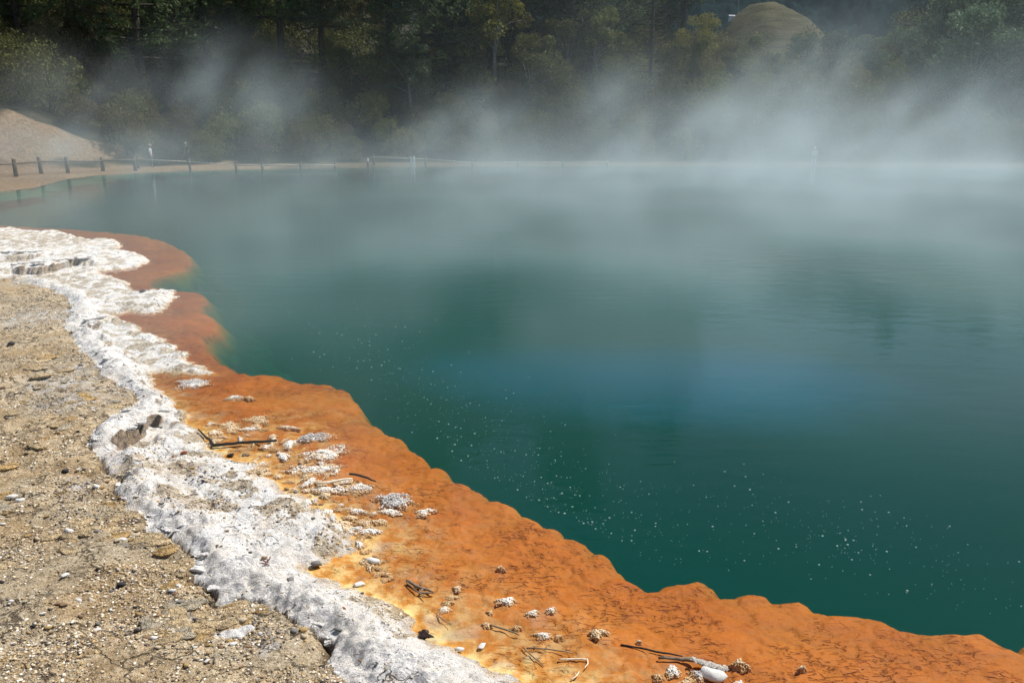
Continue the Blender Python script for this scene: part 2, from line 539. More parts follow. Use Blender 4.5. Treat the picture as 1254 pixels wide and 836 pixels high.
def ground_material():
    t = NT("tan_gravelly_ground")
    r, g, b, c, a = t.attr("zone")
    co = t.coord()
    n1 = t.noise(co, 1.6, 6, 0.6)
    n2 = t.noise(co, 9.0, 6, 0.7)
    n3 = t.noise(co, 45.0, 5, 0.75)
    n4 = t.noise(t.coord(scale=(1, 1.6, 1)), 24.0, 4, 0.65)
    base = t.mix(t.ramp(n1, 0.38, 0.62), (0.50, 0.35, 0.185), (0.74, 0.58, 0.37))
    base = t.mix(t.math('MULTIPLY', t.ramp(n2, 0.54, 0.38), 0.7), base, (0.30, 0.20, 0.098))
    base = t.mix(t.math('MULTIPLY', t.ramp(n2, 0.56, 0.70), 0.75), base, (0.52, 0.34, 0.13))
    base = t.mix(t.math('MULTIPLY', r, t.ramp(n2, 0.3, 0.6, 0.2, 0.55)), base, (0.50, 0.43, 0.31))
    base = t.mix(t.math('MULTIPLY', t.ramp(n3, 0.54, 0.66), 0.75), base, (0.74, 0.66, 0.52))
    base = t.mix(t.math('MULTIPLY', t.ramp(n3, 0.46, 0.37), 0.7), base, (0.13, 0.09, 0.055))
    base = t.mix(t.math('MULTIPLY', t.ramp(n4, 0.60, 0.70), 0.6), base, (0.70, 0.60, 0.45))
    base = t.mix(t.math('MULTIPLY', b, t.ramp(n2, 0.25, 0.6)), base, (0.70, 0.68, 0.66))
    ck = t.math('MULTIPLY', cracks(t, t.coord(scale=(1, 1.5, 1)), 2.2, 0.045, 0.55), t.ramp(n1, 0.42, 0.54))
    ck2 = t.math('MULTIPLY', cracks(t, co, 8.0, 0.05, 0.5), t.ramp(t.noise(co, 2.7, 3), 0.47, 0.58))
    ck = t.math('MAXIMUM', ck, t.math('MULTIPLY', ck2, 0.8))
    base = t.mix(t.math('MULTIPLY', t.math('MAXIMUM', g, ck), 0.85), base, (0.06, 0.042, 0.028))
    h = t.math('ADD', t.math('MULTIPLY', n3, 0.9), t.math('MULTIPLY', t.noise(co, 150.0, 3, 0.7), 0.4))
    h = t.math('SUBTRACT', h, t.math('MULTIPLY', ck, 0.8))
    nrm = t.bump(h, 1.0, 0.022)
    nrm = t.bump(t.math('ADD', n2, n4), 0.8, 0.04, nrm)
    return t.surf(t.principled(base, 0.92, nrm, 0.2))


def white_material():
    t = NT("white_sinter_crust")
    r, g, b, c, a = t.attr("zone")
    co = t.coord()
    n1 = t.noise(co, 4.0, 6, 0.6, 0.4)
    n2 = t.noise(co, 20.0, 6, 0.7)
    n3 = t.noise(co, 75.0, 5, 0.8)
    n4 = t.noise(t.coord(scale=(1, 2.2, 1)), 9.0, 5, 0.7, 0.6)
    base = t.mix(t.ramp(n1, 0.35, 0.65), (0.87, 0.815, 0.735), (0.92, 0.90, 0.865))
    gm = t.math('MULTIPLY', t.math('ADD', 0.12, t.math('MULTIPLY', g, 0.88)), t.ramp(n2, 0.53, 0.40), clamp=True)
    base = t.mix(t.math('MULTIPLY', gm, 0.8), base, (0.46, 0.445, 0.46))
    base = t.mix(t.math('MULTIPLY', t.ramp(n4, 0.43, 0.32), 0.65), base, (0.36, 0.31, 0.25))
    fl = t.math('MULTIPLY', t.ramp(n3, 0.45, 0.36), t.math('ADD', 0.15, t.math('MULTIPLY', g, 0.6)))
    base = t.mix(fl, base, (0.11, 0.09, 0.075))
    sp = t.noise(co, 2.2, 5, 0.6)
    base = t.mix(t.math('MULTIPLY', t.ramp(sp, 0.54, 0.68), 0.4), base, (0.72, 0.54, 0.35))
    gr = t.mix(t.ramp(n2, 0.40, 0.60), (0.24, 0.165, 0.09), (0.62, 0.51, 0.35))
    gr = t.mix(t.math('MULTIPLY', t.ramp(n3, 0.54, 0.64), 0.8), gr, (0.78, 0.74, 0.66))
    base = t.mix(t.math('MULTIPLY', t.ramp(t.math('ADD', r, t.math('MULTIPLY', t.math('SUBTRACT', n2, 0.5), 1.6)), 0.35, 0.65), 0.85), base, gr)
    ck = t.math('MULTIPLY', cracks(t, co, 2.2, 0.022, 0.6), t.ramp(n1, 0.50, 0.60))
    base = t.mix(t.math('MULTIPLY', ck, 0.85), base, (0.10, 0.075, 0.055))
    spk = t.noise(co, 38.0, 2, 0.5)
    base = t.mix(t.math('MULTIPLY', t.ramp(spk, 0.655, 0.70), t.ramp(n1, 0.40, 0.60)), base, (0.09, 0.065, 0.05))
    spk2 = t.noise(co, 130.0, 2, 0.6)
    base = t.mix(t.math('MULTIPLY', t.ramp(spk2, 0.62, 0.70), t.ramp(sp, 0.42, 0.58, 0.1, 0.8)), base, (0.22, 0.18, 0.14))
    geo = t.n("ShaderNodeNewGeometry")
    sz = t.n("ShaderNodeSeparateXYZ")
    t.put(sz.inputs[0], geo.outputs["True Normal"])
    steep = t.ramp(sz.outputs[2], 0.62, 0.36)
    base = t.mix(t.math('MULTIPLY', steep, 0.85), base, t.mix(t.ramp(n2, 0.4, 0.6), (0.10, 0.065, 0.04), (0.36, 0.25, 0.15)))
    wet = t.math('MULTIPLY', t.math('SUBTRACT', 1.0, b), t.ramp(n2, 0.3, 0.6, 0.1, 0.8))
    base = t.mix(wet, base, (0.62, 0.40, 0.17))
    h = t.math('ADD', t.math('MULTIPLY', n2, 1.2), t.math('MULTIPLY', n3, 0.6))
    h = t.math('SUBTRACT', h, t.math('MULTIPLY', ck, 0.8))
    nrm = t.bump(h, 1.0, 0.025)
    nrm = t.bump(n4, 0.7, 0.05, nrm)
    return t.surf(t.principled(base, 0.85, nrm, 0.25))


def shelf_material():
    t = NT("orange_microbial_shelf")
    r, g, b, c, a = t.attr("zone")
    co = t.coord()
    n1 = t.noise(co, 1.3, 5, 0.6)
    n2 = t.noise(co, 8.0, 5, 0.6)
    st = t.noise(t.coord(scale=(5, 16, 8)), 1.6, 5, 0.65)
    base = t.mix(t.ramp(n1, 0.35, 0.65), (0.36, 0.092, 0.004), (0.43, 0.122, 0.008))
    inner = t.mix(t.ramp(st, 0.35, 0.65), (0.20, 0.050, 0.004), (0.33, 0.088, 0.008))
    base = t.mix(t.math('SUBTRACT', 1.0, b), base, inner)
    base = t.mix(t.math('MULTIPLY', t.ramp(st, 0.55, 0.72), 0.35), base, (0.30, 0.085, 0.012))
    ym = t.math('MULTIPLY', r, t.ramp(n2, 0.2, 0.55, 0.45, 1.0))
    yc = t.mix(t.ramp(n2, 0.40, 0.65), (0.58, 0.27, 0.045), (0.72, 0.55, 0.24))
    yc = t.mix(t.math('MULTIPLY', t.ramp(t.noise(co, 3.1, 4), 0.54, 0.66), 0.6), yc, (0.60, 0.58, 0.42))
    base = t.mix(ym, base, yc)
    base = t.mix(t.math('SUBTRACT', 1.0, a), base, (0.030, 0.050, 0.032))
    cs = t.coord(scale=(1.0, 3.0, 1.0))
    patch = t.ramp(t.noise(co, 1.9, 4, 0.6), 0.44, 0.60)
    broken = t.ramp(t.noise(t.coord(scale=(1, 2.0, 1)), 9.0, 4, 0.7), 0.50, 0.60)
    ck = t.math('MULTIPLY', t.math('MULTIPLY', cracks(t, cs, 5.0, 0.10, 0.20, 1.6), broken), t.math('ADD', 0.25, patch), clamp=True)
    ck2 = t.math('MULTIPLY', t.math('MULTIPLY', cracks(t, cs, 11.0, 0.14, 0.20, 1.6), t.ramp(t.noise(co, 22.0, 3), 0.50, 0.60)), patch)
    ck = t.math('MULTIPLY', t.math('MULTIPLY', t.math('MAXIMUM', ck, ck2), t.math('SUBTRACT', 1.0, t.math('MULTIPLY', r, 0.6))), a)
    base = t.mix(t.math('MULTIPLY', t.math('MAXIMUM', t.math('MULTIPLY', g, 0.25), ck), 0.42), base, (0.20, 0.038, 0.008))
    nb = t.noise(co, 30.0, 4, 0.6)
    h = t.math('SUBTRACT', t.math('ADD', t.math('MULTIPLY', nb, 0.5), n2), t.math('MULTIPLY', ck, 1.2))
    nrm = t.bump(h, 0.7, 0.02)
    return t.surf(t.principled(base, 0.7, nrm, 0.2))


def free_crust_material():
    t = NT("loose_white_crust")
    co = t.n("ShaderNodeNewGeometry").outputs["Position"]
    n2 = t.noise(co, 20.0, 6, 0.7)
    n3 = t.noise(co, 75.0, 5, 0.8)
    base = t.mix(t.ramp(n2, 0.54, 0.36), (0.86, 0.835, 0.79), (0.50, 0.47, 0.45))
    base = t.mix(t.math('MULTIPLY', t.ramp(n3, 0.45, 0.36), 0.5), base, (0.13, 0.10, 0.08))
    return t.surf(t.principled(base, 0.85, t.bump(t.math('ADD', n2, n3), 0.9, 0.02), 0.25))


M_WHITE_FREE = free_crust_material()
M_GROUND, M_WHITE, M_SHELF = ground_material(), white_material(), shelf_material()
(gv, gf, gc), (wv, wf, wc), (sv, sf, sc_) = make_near()
tag(link("ground", np_mesh("ground", gv, gf, M_GROUND, True, gc)), kind="structure")
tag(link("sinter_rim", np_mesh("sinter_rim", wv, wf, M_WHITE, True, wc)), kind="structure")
tag(link("orange_shelf", np_mesh("orange_shelf", sv, sf, M_SHELF, True, sc_)), kind="structure")


def ground_z(x, y):
    i = (math.log(math.hypot(x, y)) - NEAR["lr0"]) / NEAR["dlr"]
    j = (math.atan2(x, y) - NEAR["az0"]) / NEAR["daz"]
    Z = NEAR["z"]
    i = min(max(i, 0), Z.shape[0] - 1.001); j = min(max(j, 0), Z.shape[1] - 1.001)
    a, b = int(i), int(j)
    u, v = i - a, j - b
    return float((Z[a, b] * (1 - v) + Z[a, b + 1] * v) * (1 - u) + (Z[a + 1, b] * (1 - v) + Z[a + 1, b + 1] * v) * u)


# ------------------------------------------------------------------ the pool: silty bed and water body
BED_A, BED_B = (0.046, 0.044, 0.029), (0.030, 0.044, 0.037)


def bed_material():
    t = NT("turquoise_silt_bed")
    co = t.coord()
    n = t.noise(co, 0.12, 4, 0.5)
    base = t.mix(t.ramp(n, 0.35, 0.65), BED_A, BED_B)
    sx = t.n("ShaderNodeSeparateXYZ")
    t.put(sx.inputs[0], co)
    base = t.mix(t.ramp(sx.outputs[1], 7.0, 24.0), base, (0.045, 0.088, 0.082))
    sky_patch = unproj(880, 462, -1.45)                      # blue sky reflection, put into the bed colour as a soft patch
    dx = t.math('DIVIDE', t.math('SUBTRACT', sx.outputs[0], sky_patch.x - 1.0), 4.5)
    dy = t.math('DIVIDE', t.math('SUBTRACT', sx.outputs[1], sky_patch.y), 2.6)
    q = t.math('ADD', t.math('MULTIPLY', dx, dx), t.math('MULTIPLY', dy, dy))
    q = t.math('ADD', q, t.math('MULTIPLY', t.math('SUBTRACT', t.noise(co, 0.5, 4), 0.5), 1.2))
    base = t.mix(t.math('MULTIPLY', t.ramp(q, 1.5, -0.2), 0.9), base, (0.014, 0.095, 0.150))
    return t.surf(t.principled(base, 1.0, None, 0.0))


bx = np.linspace(-45, 95, 141)
by = np.linspace(-12, 82, 95)
BX, BY = np.meshgrid(bx, by)
BP = np.stack([BX.ravel(), BY.ravel()], 1)
bd = poly_dist(BP, pool_line)
bin_ = inside(BP, pool_poly)
bz = np.where(bin_, -1.16 - 0.35 * sstep(2, 8, bd), -1.16 + 0.0 * bd) + 0.05 * fbm(BX.ravel() * .3, BY.ravel() * .3, 3, 4)
# the bed climbs to the far bank
far_d = poly_dist(BP, far_shore)
bz = np.where(far_d < 2.0, -0.3 - 0.5 * far_d, bz)
gi = np.arange(len(BP)).reshape(BX.shape)
bq = np.stack([gi[:-1, :-1], gi[:-1, 1:], gi[1:, 1:], gi[1:, :-1]], -1).reshape(-1, 4)
kb = (bin_ | (bd < 3.0))[bq].all(1)
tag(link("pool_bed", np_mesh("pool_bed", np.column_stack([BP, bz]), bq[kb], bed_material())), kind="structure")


def water_material():
    t = NT("warm_pool_water")
    tr = t.n("ShaderNodeBsdfTransparent")
    gl = t.n("ShaderNodeBsdfGlossy")
    gl.inputs["Roughness"].default_value = 0.04
    co = t.coord(scale=(1.0, 2.2, 1.0))
    rip = t.noise(co, 1.4, 3, 0.5, 0.3)
    rip2 = t.noise(co, 7.0, 2, 0.5)
    h = t.math('ADD', rip, t.math('MULTIPLY', rip2, 0.12))
    nrm = t.bump(h, 0.07, 0.10)
    t.put(gl.inputs["Normal"], nrm)
    fr = t.n("ShaderNodeFresnel")
    fr.inputs["IOR"].default_value = 1.26
    t.put(fr.inputs["Normal"], nrm)
    mx = t.n("ShaderNodeMixShader")
    t.put(mx.inputs[0], fr.outputs[0])
    t.put(mx.inputs[1], tr.outputs[0])
    t.put(mx.inputs[2], gl.outputs[0])
    ab = t.n("ShaderNodeVolumeAbsorption")
    ab.inputs["Color"].default_value = (0.0, 0.965, 0.955, 1)
    ab.inputs["Density"].default_value = 1.15
    t.t.links.new(ab.outputs[0], t.out.inputs["Volume"])
    m = t.surf(mx.outputs[0])
    m.cycles.homogeneous_volume = True
    return m


def offset_poly(poly, d):
    """push the outline outwards a little so that the water's rim lies inside the banks"""
    p = np.asarray(poly, float)
    area = 0.5 * np.sum(p[:, 0] * np.roll(p[:, 1], -1) - np.roll(p[:, 0], -1) * p[:, 1])
    t = np.roll(p, -1, 0) - np.roll(p, 1, 0)
    n = np.stack([t[:, 1], -t[:, 0]], 1)
    n /= (np.linalg.norm(n, axis=1)[:, None] + 1e-9)
    return p + n * d * (1 if area > 0 else -1)


bm = bmesh.new()
water_outline = [(-36, 38), (-33, 30), (-24, 24), (-14, 15), (-8, 9), (-3.2, 4.6), (-1.0, 3.0), (1.5, 1.4), (6, -1.2), (14, -6), (40, -8), (76, 12), (84, 43), (71, 65), (46, 71.5)]
water_outline += [(x, y + 0.8) for x, y in far_shore[::-1]] + [(-36.5, 44)]
top = [bm.verts.new((x, y, 0.0)) for x, y in water_outline]
bot = [bm.verts.new((x, y, -2.2)) for x, y in water_outline]
bm.faces.new(top)
bm.faces.new(bot[::-1])
for i in range(len(top)):
    j = (i + 1) % len(top)
    bm.faces.new((top[i], bot[i], bot[j], top[j]))
bmesh.ops.recalc_face_normals(bm, faces=bm.faces[:])
me = bpy.data.meshes.new("pool_water")
bm.to_mesh(me); bm.free()
me.materials.append(water_material())
tag(link("pool_water", me), kind="structure")


# ------------------------------------------------------------------ far bank, hillside and hills
def far_height(P):
    x, y = P[:, 0], P[:, 1]
    d = poly_dist(P, pool_line)
    s = np.where(inside(P, pool_poly), -d, d)
    z = -0.35 + 0.47 * sstep(-0.8, 0.6, s) + 0.12 * sstep(1.0, 5.0, s)
    back = sstep(30, 48, y)
    right = sstep(14, 40, x)
    bank = (8.6 - 3.6 * right) * sstep(5.0, 26.0, s) * back + (0.16 - 0.04 * right) * np.clip(s - 24, 0, 140) * back
    left = sstep(-26.0, -40.0, x)
    bluff = np.clip((-29.5 - x) * 0.50, 0, 5.0) * sstep(0.0, 5.0, y - 56.0 - 1.25 * np.clip(x + 36.0, -3.0, 12.0)) * sstep(1.5, 4.0, s) * back
    z = z + bank * (1 - 0.9 * left * (1 - sstep(9, 26, s))) + bluff * (1 - 0.6 * sstep(66, 84, y))
    z = z + 0.25 * fbm(x * 0.35, y * 0.35, 4, 7) * sstep(3, 7, s) + 0.45 * np.abs(fbm(x * 0.55, y * 0.2, 3, 19)) * np.clip(bluff, 0, 1) + 0.03 * fbm(x * 2, y * 2, 3, 9) * sstep(-.5, 1, s)
    z = z + (1 - back) * 0.02 * np.clip(s, 0, 40)
    return z, s, bluff


def hillside_material():
    t = NT("hillside_soil_and_litter")
    r, g, b, c, a = t.attr("zone")
    co = t.coord()
    n = t.noise(co, 0.9, 6, 0.65)
    n2 = t.noise(co, 5.0, 5, 0.65)
    litter = t.mix(t.ramp(n, 0.35, 0.65), (0.020, 0.022, 0.012), (0.050, 0.045, 0.025))
    bare = t.mix(t.ramp(n2, 0.35, 0.65), (0.15, 0.105, 0.062), (0.26, 0.19, 0.12))
    bare = t.mix(t.math('MULTIPLY', t.ramp(n, 0.5, 0.7), 0.6), bare, (0.22, 0.12, 0.065))
    base = t.mix(t.math('MAXIMUM', t.ramp(r, 0.35, 0.65), g), litter, bare)
    return t.surf(t.principled(base, 0.95, t.bump(t.math('ADD', n, n2), 0.8, 0.15), 0.1))


fx = np.arange(-170, 190, 1.2)
fy = np.arange(-40, 240, 1.2)
FX, FY = np.meshgrid(fx, fy)
FP = np.stack([FX.ravel(), FY.ravel()], 1)
fz, fs, fbl = far_height(FP)
gi = np.arange(len(FP)).reshape(FX.shape)
fq_ = np.stack([gi[:-1, :-1], gi[:-1, 1:], gi[1:, 1:], gi[1:, :-1]], -1).reshape(-1, 4)
rr_ = np.hypot(FP[:, 0], FP[:, 1]); aa_ = np.degrees(np.arctan2(FP[:, 0], FP[:, 1]))
drop = ((rr_ < 31.0) & (np.abs(aa_) < 49.0)) | (fs < -1.6)
fq_ = fq_[~drop[fq_].any(1)]
bare = sstep(0.2, 0.8, fbl) * (1 - sstep(4.0, 7.0, FP[:, 1] - 56.0 - 1.25 * np.clip(FP[:, 0] + 36.0, -3.0, 12.0) + 1.2 * fbm(FP[:, 0] * .5, FP[:, 1] * .5, 3, 77)))
shore = (0.40 + 0.60 * (FP[:, 0] < -20)) * np.maximum(1 - sstep(3.2, 4.8, fs + 0.8 * fbm(FP[:, 0] * .4, FP[:, 1] * .4, 3, 78)), (FP[:, 0] < -24) * (FP[:, 1] < 57.0 + 1.25 * np.clip(FP[:, 0] + 36.0, -3.0, 12.0)) * (FP[:, 1] > 30.0))
fcol = np.column_stack([bare, shore, np.zeros(len(FP)), np.ones(len(FP))])
tag(link("hillside", np_mesh("hillside", np.column_stack([FP, fz]), fq_, hillside_material(), True, fcol)), kind="structure")


def fz_at(x, y):
    return far_height(np.array([[x, y]], float))[0][0]


def grid_hill(name, x0, x1, y0, y1, nx, ny, fn, mat):
    X, Y = np.meshgrid(np.linspace(x0, x1, nx), np.linspace(y0, y1, ny))
    Z = fn(X, Y)
    gi = np.arange(nx * ny).reshape(ny, nx)
    q = np.stack([gi[:-1, :-1], gi[:-1, 1:], gi[1:, 1:], gi[1:, :-1]], -1).reshape(-1, 4)
    return tag(link(name, np_mesh(name, np.column_stack([X.ravel(), Y.ravel(), Z.ravel()]), q, mat)), kind="structure")


# dry grass knoll
def knoll_material():
    t = NT("dry_grass")
    co = t.coord()
    n = t.noise(t.coord(scale=(0.25, 0.25, 1.4)), 1.0, 6, 0.65)
    n2 = t.noise(co, 2.5, 5, 0.7)
    base = t.mix(t.ramp(n, 0.35, 0.65), (0.050, 0.050, 0.024), (0.105, 0.092, 0.048))
    base = t.mix(t.ramp(n2, 0.5, 0.7), base, (0.085, 0.085, 0.035))
    return t.surf(t.principled(base, 0.95, t.bump(n2, 0.8, 0.4), 0.1))


KN = at_dist(938, 6, 150.0)


def knoll_fn(X, Y):
    dx = (X - KN.x)
    dy = (Y - KN.y)
    prof = np.exp(-np.abs(dx / 13.5) ** 2.4) * 0.55 + 0.45 * np.exp(-(dx / 26.0) ** 2)
    z = (KN.z - 0.0) * prof * np.exp(-(dy / 26.0) ** 2)
    z = z - 2.6 * sstep(2.0, 9.0, dx * -1) * prof * np.exp(-(dy / 26.0) ** 2) * 0.5
    return z + 0.5 * fbm(X * 0.15, Y * 0.15, 4, 6) + 0.12 * fbm(X * .9, Y * .9, 3, 8)


grid_hill("hill", KN.x - 50, KN.x + 50, KN.y - 55, KN.y + 60, 130, 120, knoll_fn, knoll_material())


# dark wooded ridge far behind
def ridge_fn(X, Y):
    base = 4 + 128 * np.exp(-((Y - 620) / 190.0) ** 2) * (0.80 + 0.2 * np.exp(-((X - 150) / 260.0) ** 2))
    base = base + 14 * fbm(X * 0.008, Y * 0.008, 4, 16)
    return base + 7.0 * np.abs(fbm(X / 9.0, Y / 9.0, 3, 6))


def ridge_material():
    t = NT("far_pine_forest")
    co = t.coord()
    n = t.noise(co, 0.12, 6, 0.7)
    base = t.mix(t.ramp(n, 0.35, 0.65), (0.005, 0.013, 0.017), (0.014, 0.028, 0.030))
    return t.surf(t.principled(base, 1.0, None, 0.0))


grid_hill("hill", -420, 620, 330, 660, 420, 150, ridge_fn, ridge_material())

# ------------------------------------------------------------------ small shape kit
def tube_arrays(pts, radii, n=6, wob=0.0):
    """tapered tube along points -> verts, quads (closed ends by a tip)"""
    pts = [Vector(p) for p in pts]
    V, F = [], []
    for i, p in enumerate(pts):
        d = (pts[min(i + 1, len(pts) - 1)] - pts[max(i - 1, 0)]).normalized()
        a = d.orthogonal().normalized() if abs(d.z) > 0.95 else d.cross(Vector((0, 0, 1))).normalized()
        b = d.cross(a).normalized()
        for k in range(n):
            an = 2 * math.pi * k / n
            rr = radii[i] * (1 + wob * (random.random() - 0.5))
            V.append(p + a * math.cos(an) * rr + b * math.sin(an) * rr)
    for i in range(len(pts) - 1):
        for k in range(n):
            F.append((i * n + k, i * n + (k + 1) % n, (i + 1) * n + (k + 1) % n, (i + 1) * n + k))
    return [tuple(v) for v in V], F


class MB:
    """collects shapes, builds ONE mesh object"""
    def __init__(self):
        self.v, self.f = [], []

    def add(self, v, f):
        o = len(self.v)
        self.v += [tuple(p) for p in v]
        self.f += [tuple(i + o for i in q) for q in f]
        return self

    def tube(self, pts, radii, n=6, wob=0.0):
        v, f = tube_arrays(pts, radii, n, wob)
        m = len(pts)
        f = f + [tuple(range(n))[::-1], tuple(range((m - 1) * n, m * n))]
        return self.add(v, f)

    def box(self, c, s, rot=None):
        hx, hy, hz = s[0] / 2, s[1] / 2, s[2] / 2
        v = [Vector((x * hx, y * hy, z * hz)) for x in (-1, 1) for y in (-1, 1) for z in (-1, 1)]
        if rot: v = [rot @ p for p in v]
        v = [p + Vector(c) for p in v]
        return self.add(v, [(0, 1, 3, 2), (4, 6, 7, 5), (0, 4, 5, 1), (2, 3, 7, 6), (0, 2, 6, 4), (1, 5, 7, 3)])

    def mesh(self, name, mat, smooth=False):
        m = bpy.data.meshes.new(name)
        m.from_pydata(self.v, [], self.f)
        if smooth:
            for p in m.polygons: p.use_smooth = True
        m.update()
        if mat: m.materials.append(mat)
        return m

    def build(self, name, mat, parent=None, smooth=False):
        return link(name, self.mesh(name, mat, smooth), parent)


def ico_arrays(sub=1):
    bm = bmesh.new()
    bmesh.ops.create_icosphere(bm, subdivisions=sub, radius=1.0)
    v = np.array([p.co[:] for p in bm.verts]); f = np.array([[q.index for q in p.verts] for p in bm.faces])
    bm.free()
    return v, f


ICO1, ICO2, ICO3 = ico_arrays(1), ico_arrays(2), ico_arrays(3)


def rock_arrays(seed, sub=2, flat=0.6, rough=0.28, facet=True):
    r = np.random.default_rng(seed)
    v, f = (ICO1, ICO2, ICO3)[sub - 1]
    v = v.copy()
    if facet:                                   # cut by random planes: angular chips
        for k in range(11):
            n = r.normal(size=3); n /= np.linalg.norm(n)
            h = 0.42 + 0.38 * r.random()
            d = v @ n - h
            v = v - np.where(d > 0, d, 0)[:, None] * n * 0.95
    nz = np.zeros(len(v))
    for k in range(5):
        w = r.normal(size=3) * (1.5 + k)
        nz += np.sin(v @ w + r.random() * 6.28) / (1.5 + k)
    v = v * (1 + rough * 0.45 * nz)[:, None]
    v = v * np.array([1.0, 0.62 + 0.3 * r.random(), flat * (0.7 + 0.5 * r.random())])
    return v, f


# ------------------------------------------------------------------ foliage
def leaf_mat(name, a, b, trans=0.25):
    t = NT(name)
    oi = t.n("ShaderNodeObjectInfo")
    co = t.coord()
    n = t.noise(co, 0.9, 4, 0.6)
    n2 = t.noise(co, 6.0, 2, 0.5)
    f = t.math('ADD', t.math('MULTIPLY', t.ramp(n, 0.3, 0.7), 0.6), t.math('MULTIPLY', n2, 0.4))
    base = t.mix(f, a, b)
    hs = t.n("ShaderNodeHueSaturation")
    t.put(hs.inputs["Hue"], t.math('ADD', 0.485, t.math('MULTIPLY', oi.outputs["Random"], 0.03)))
    t.put(hs.inputs["Value"], t.math('ADD', 0.65, t.math('MULTIPLY', oi.outputs["Random"], 0.7)))
    t.put(hs.inputs["Color"], base)
    d = t.principled(hs.outputs[0], 0.7, None, 0.15)
    tr = t.n("ShaderNodeBsdfTranslucent")
    t.put(tr.inputs[0], hs.outputs[0])
    mx = t.n("ShaderNodeMixShader")
    mx.inputs[0].default_value = trans
    t.put(mx.inputs[1], d); t.put(mx.inputs[2], tr.outputs[0])
    return t.surf(mx.outputs[0])


L_SCRUB = leaf_mat("scrub_leaves", (0.080, 0.070, 0.030), (0.17, 0.145, 0.06))
L_OLIVE = leaf_mat("olive_leaves", (0.080, 0.090, 0.026), (0.18, 0.18, 0.05))
L_PINE = leaf_mat("pine_needles", (0.040, 0.064, 0.026), (0.095, 0.125, 0.045), 0.25)
L_YEL = leaf_mat("yellow_green_leaves", (0.15, 0.15, 0.03), (0.28, 0.25, 0.055))
L_PALE = leaf_mat("pale_green_leaves", (0.075, 0.12, 0.06), (0.16, 0.21, 0.12))
M_BARK = simple_mat("dark_bark", (0.06, 0.048, 0.038), 0.95, 0.4, 6, 0.6, 0.03)
M_DEAD = simple_mat("bleached_wood", (0.33, 0.30, 0.26), 0.9, 0.3, 6, 0.4, 0.02)
M_GREYBARK = simple_mat("pale_bark", (0.24, 0.22, 0.19), 0.9, 0.3, 6, 0.4, 0.02)


def leaf_quads(centers, size, r, up=0.3, aspect=0.55):
    n = len(centers)
    d = r.normal(size=(n, 3)); d[:, 2] += up
    d /= np.linalg.norm(d, axis=1)[:, None]
    e = np.cross(d, r.normal(size=(n, 3)))
    e /= np.linalg.norm(e, axis=1)[:, None] + 1e-9
    s = size * (0.6 + 0.8 * r.random(n))[:, None]
    c = np.asarray(centers)
    V = np.stack([c - d * s * 0.5, c + e * s * aspect * 0.5, c + d * s * 0.5, c - e * s * aspect * 0.5], 1).reshape(-1, 3)
    F = np.arange(n * 4).reshape(n, 4)
    return V, F


def shrub_meshes(seed, h, w, mat, leaves=3600, lobes=26, size=0.16, tall=False):
    r = np.random.default_rng(seed)
    cs, rad = [], []
    for k in range(lobes):
        a = r.random() * 6.283
        zz = r.random() ** 0.8
        prof = math.sin(math.pi * min(0.98, 0.12 + 0.80 * zz)) ** 0.7
        q = w * 0.5 * prof * math.sqrt(r.random()) * 0.95
        cs.append((q * math.cos(a), q * math.sin(a), h * (0.12 + 0.80 * zz)))
        rad.append((0.16 + 0.15 * r.random()) * min(h, w) * 0.9)
    cs = np.array(cs); rad = np.array(rad)
    which = r.integers(0, lobes, leaves)
    d = r.normal(size=(leaves, 3)); d /= np.linalg.norm(d, axis=1)[:, None]
    rr = rad[which] * (0.45 + 0.6 * r.random(leaves) ** 0.5)
    p = cs[which] + d * rr[:, None] * np.array([1, 1, 0.8])
    p[:, 2] = np.maximum(p[:, 2], 0.05)
    V, F = leaf_quads(p, size, r, 0.5)
    crown = np_mesh("crown", V, F, mat, False)
    mb = MB()
    for k in range(5):
        c = cs[r.integers(0, lobes)]
        b = Vector((r.normal() * 0.08, r.normal() * 0.08, -0.3))
        mid = Vector(c) * 0.5 + Vector((r.normal() * 0.15, r.normal() * 0.15, 0.1))
        mb.tube([b, mid, Vector(c)], [0.07, 0.05, 0.02], 5)
    return mb.mesh("trunk", M_BARK), crown


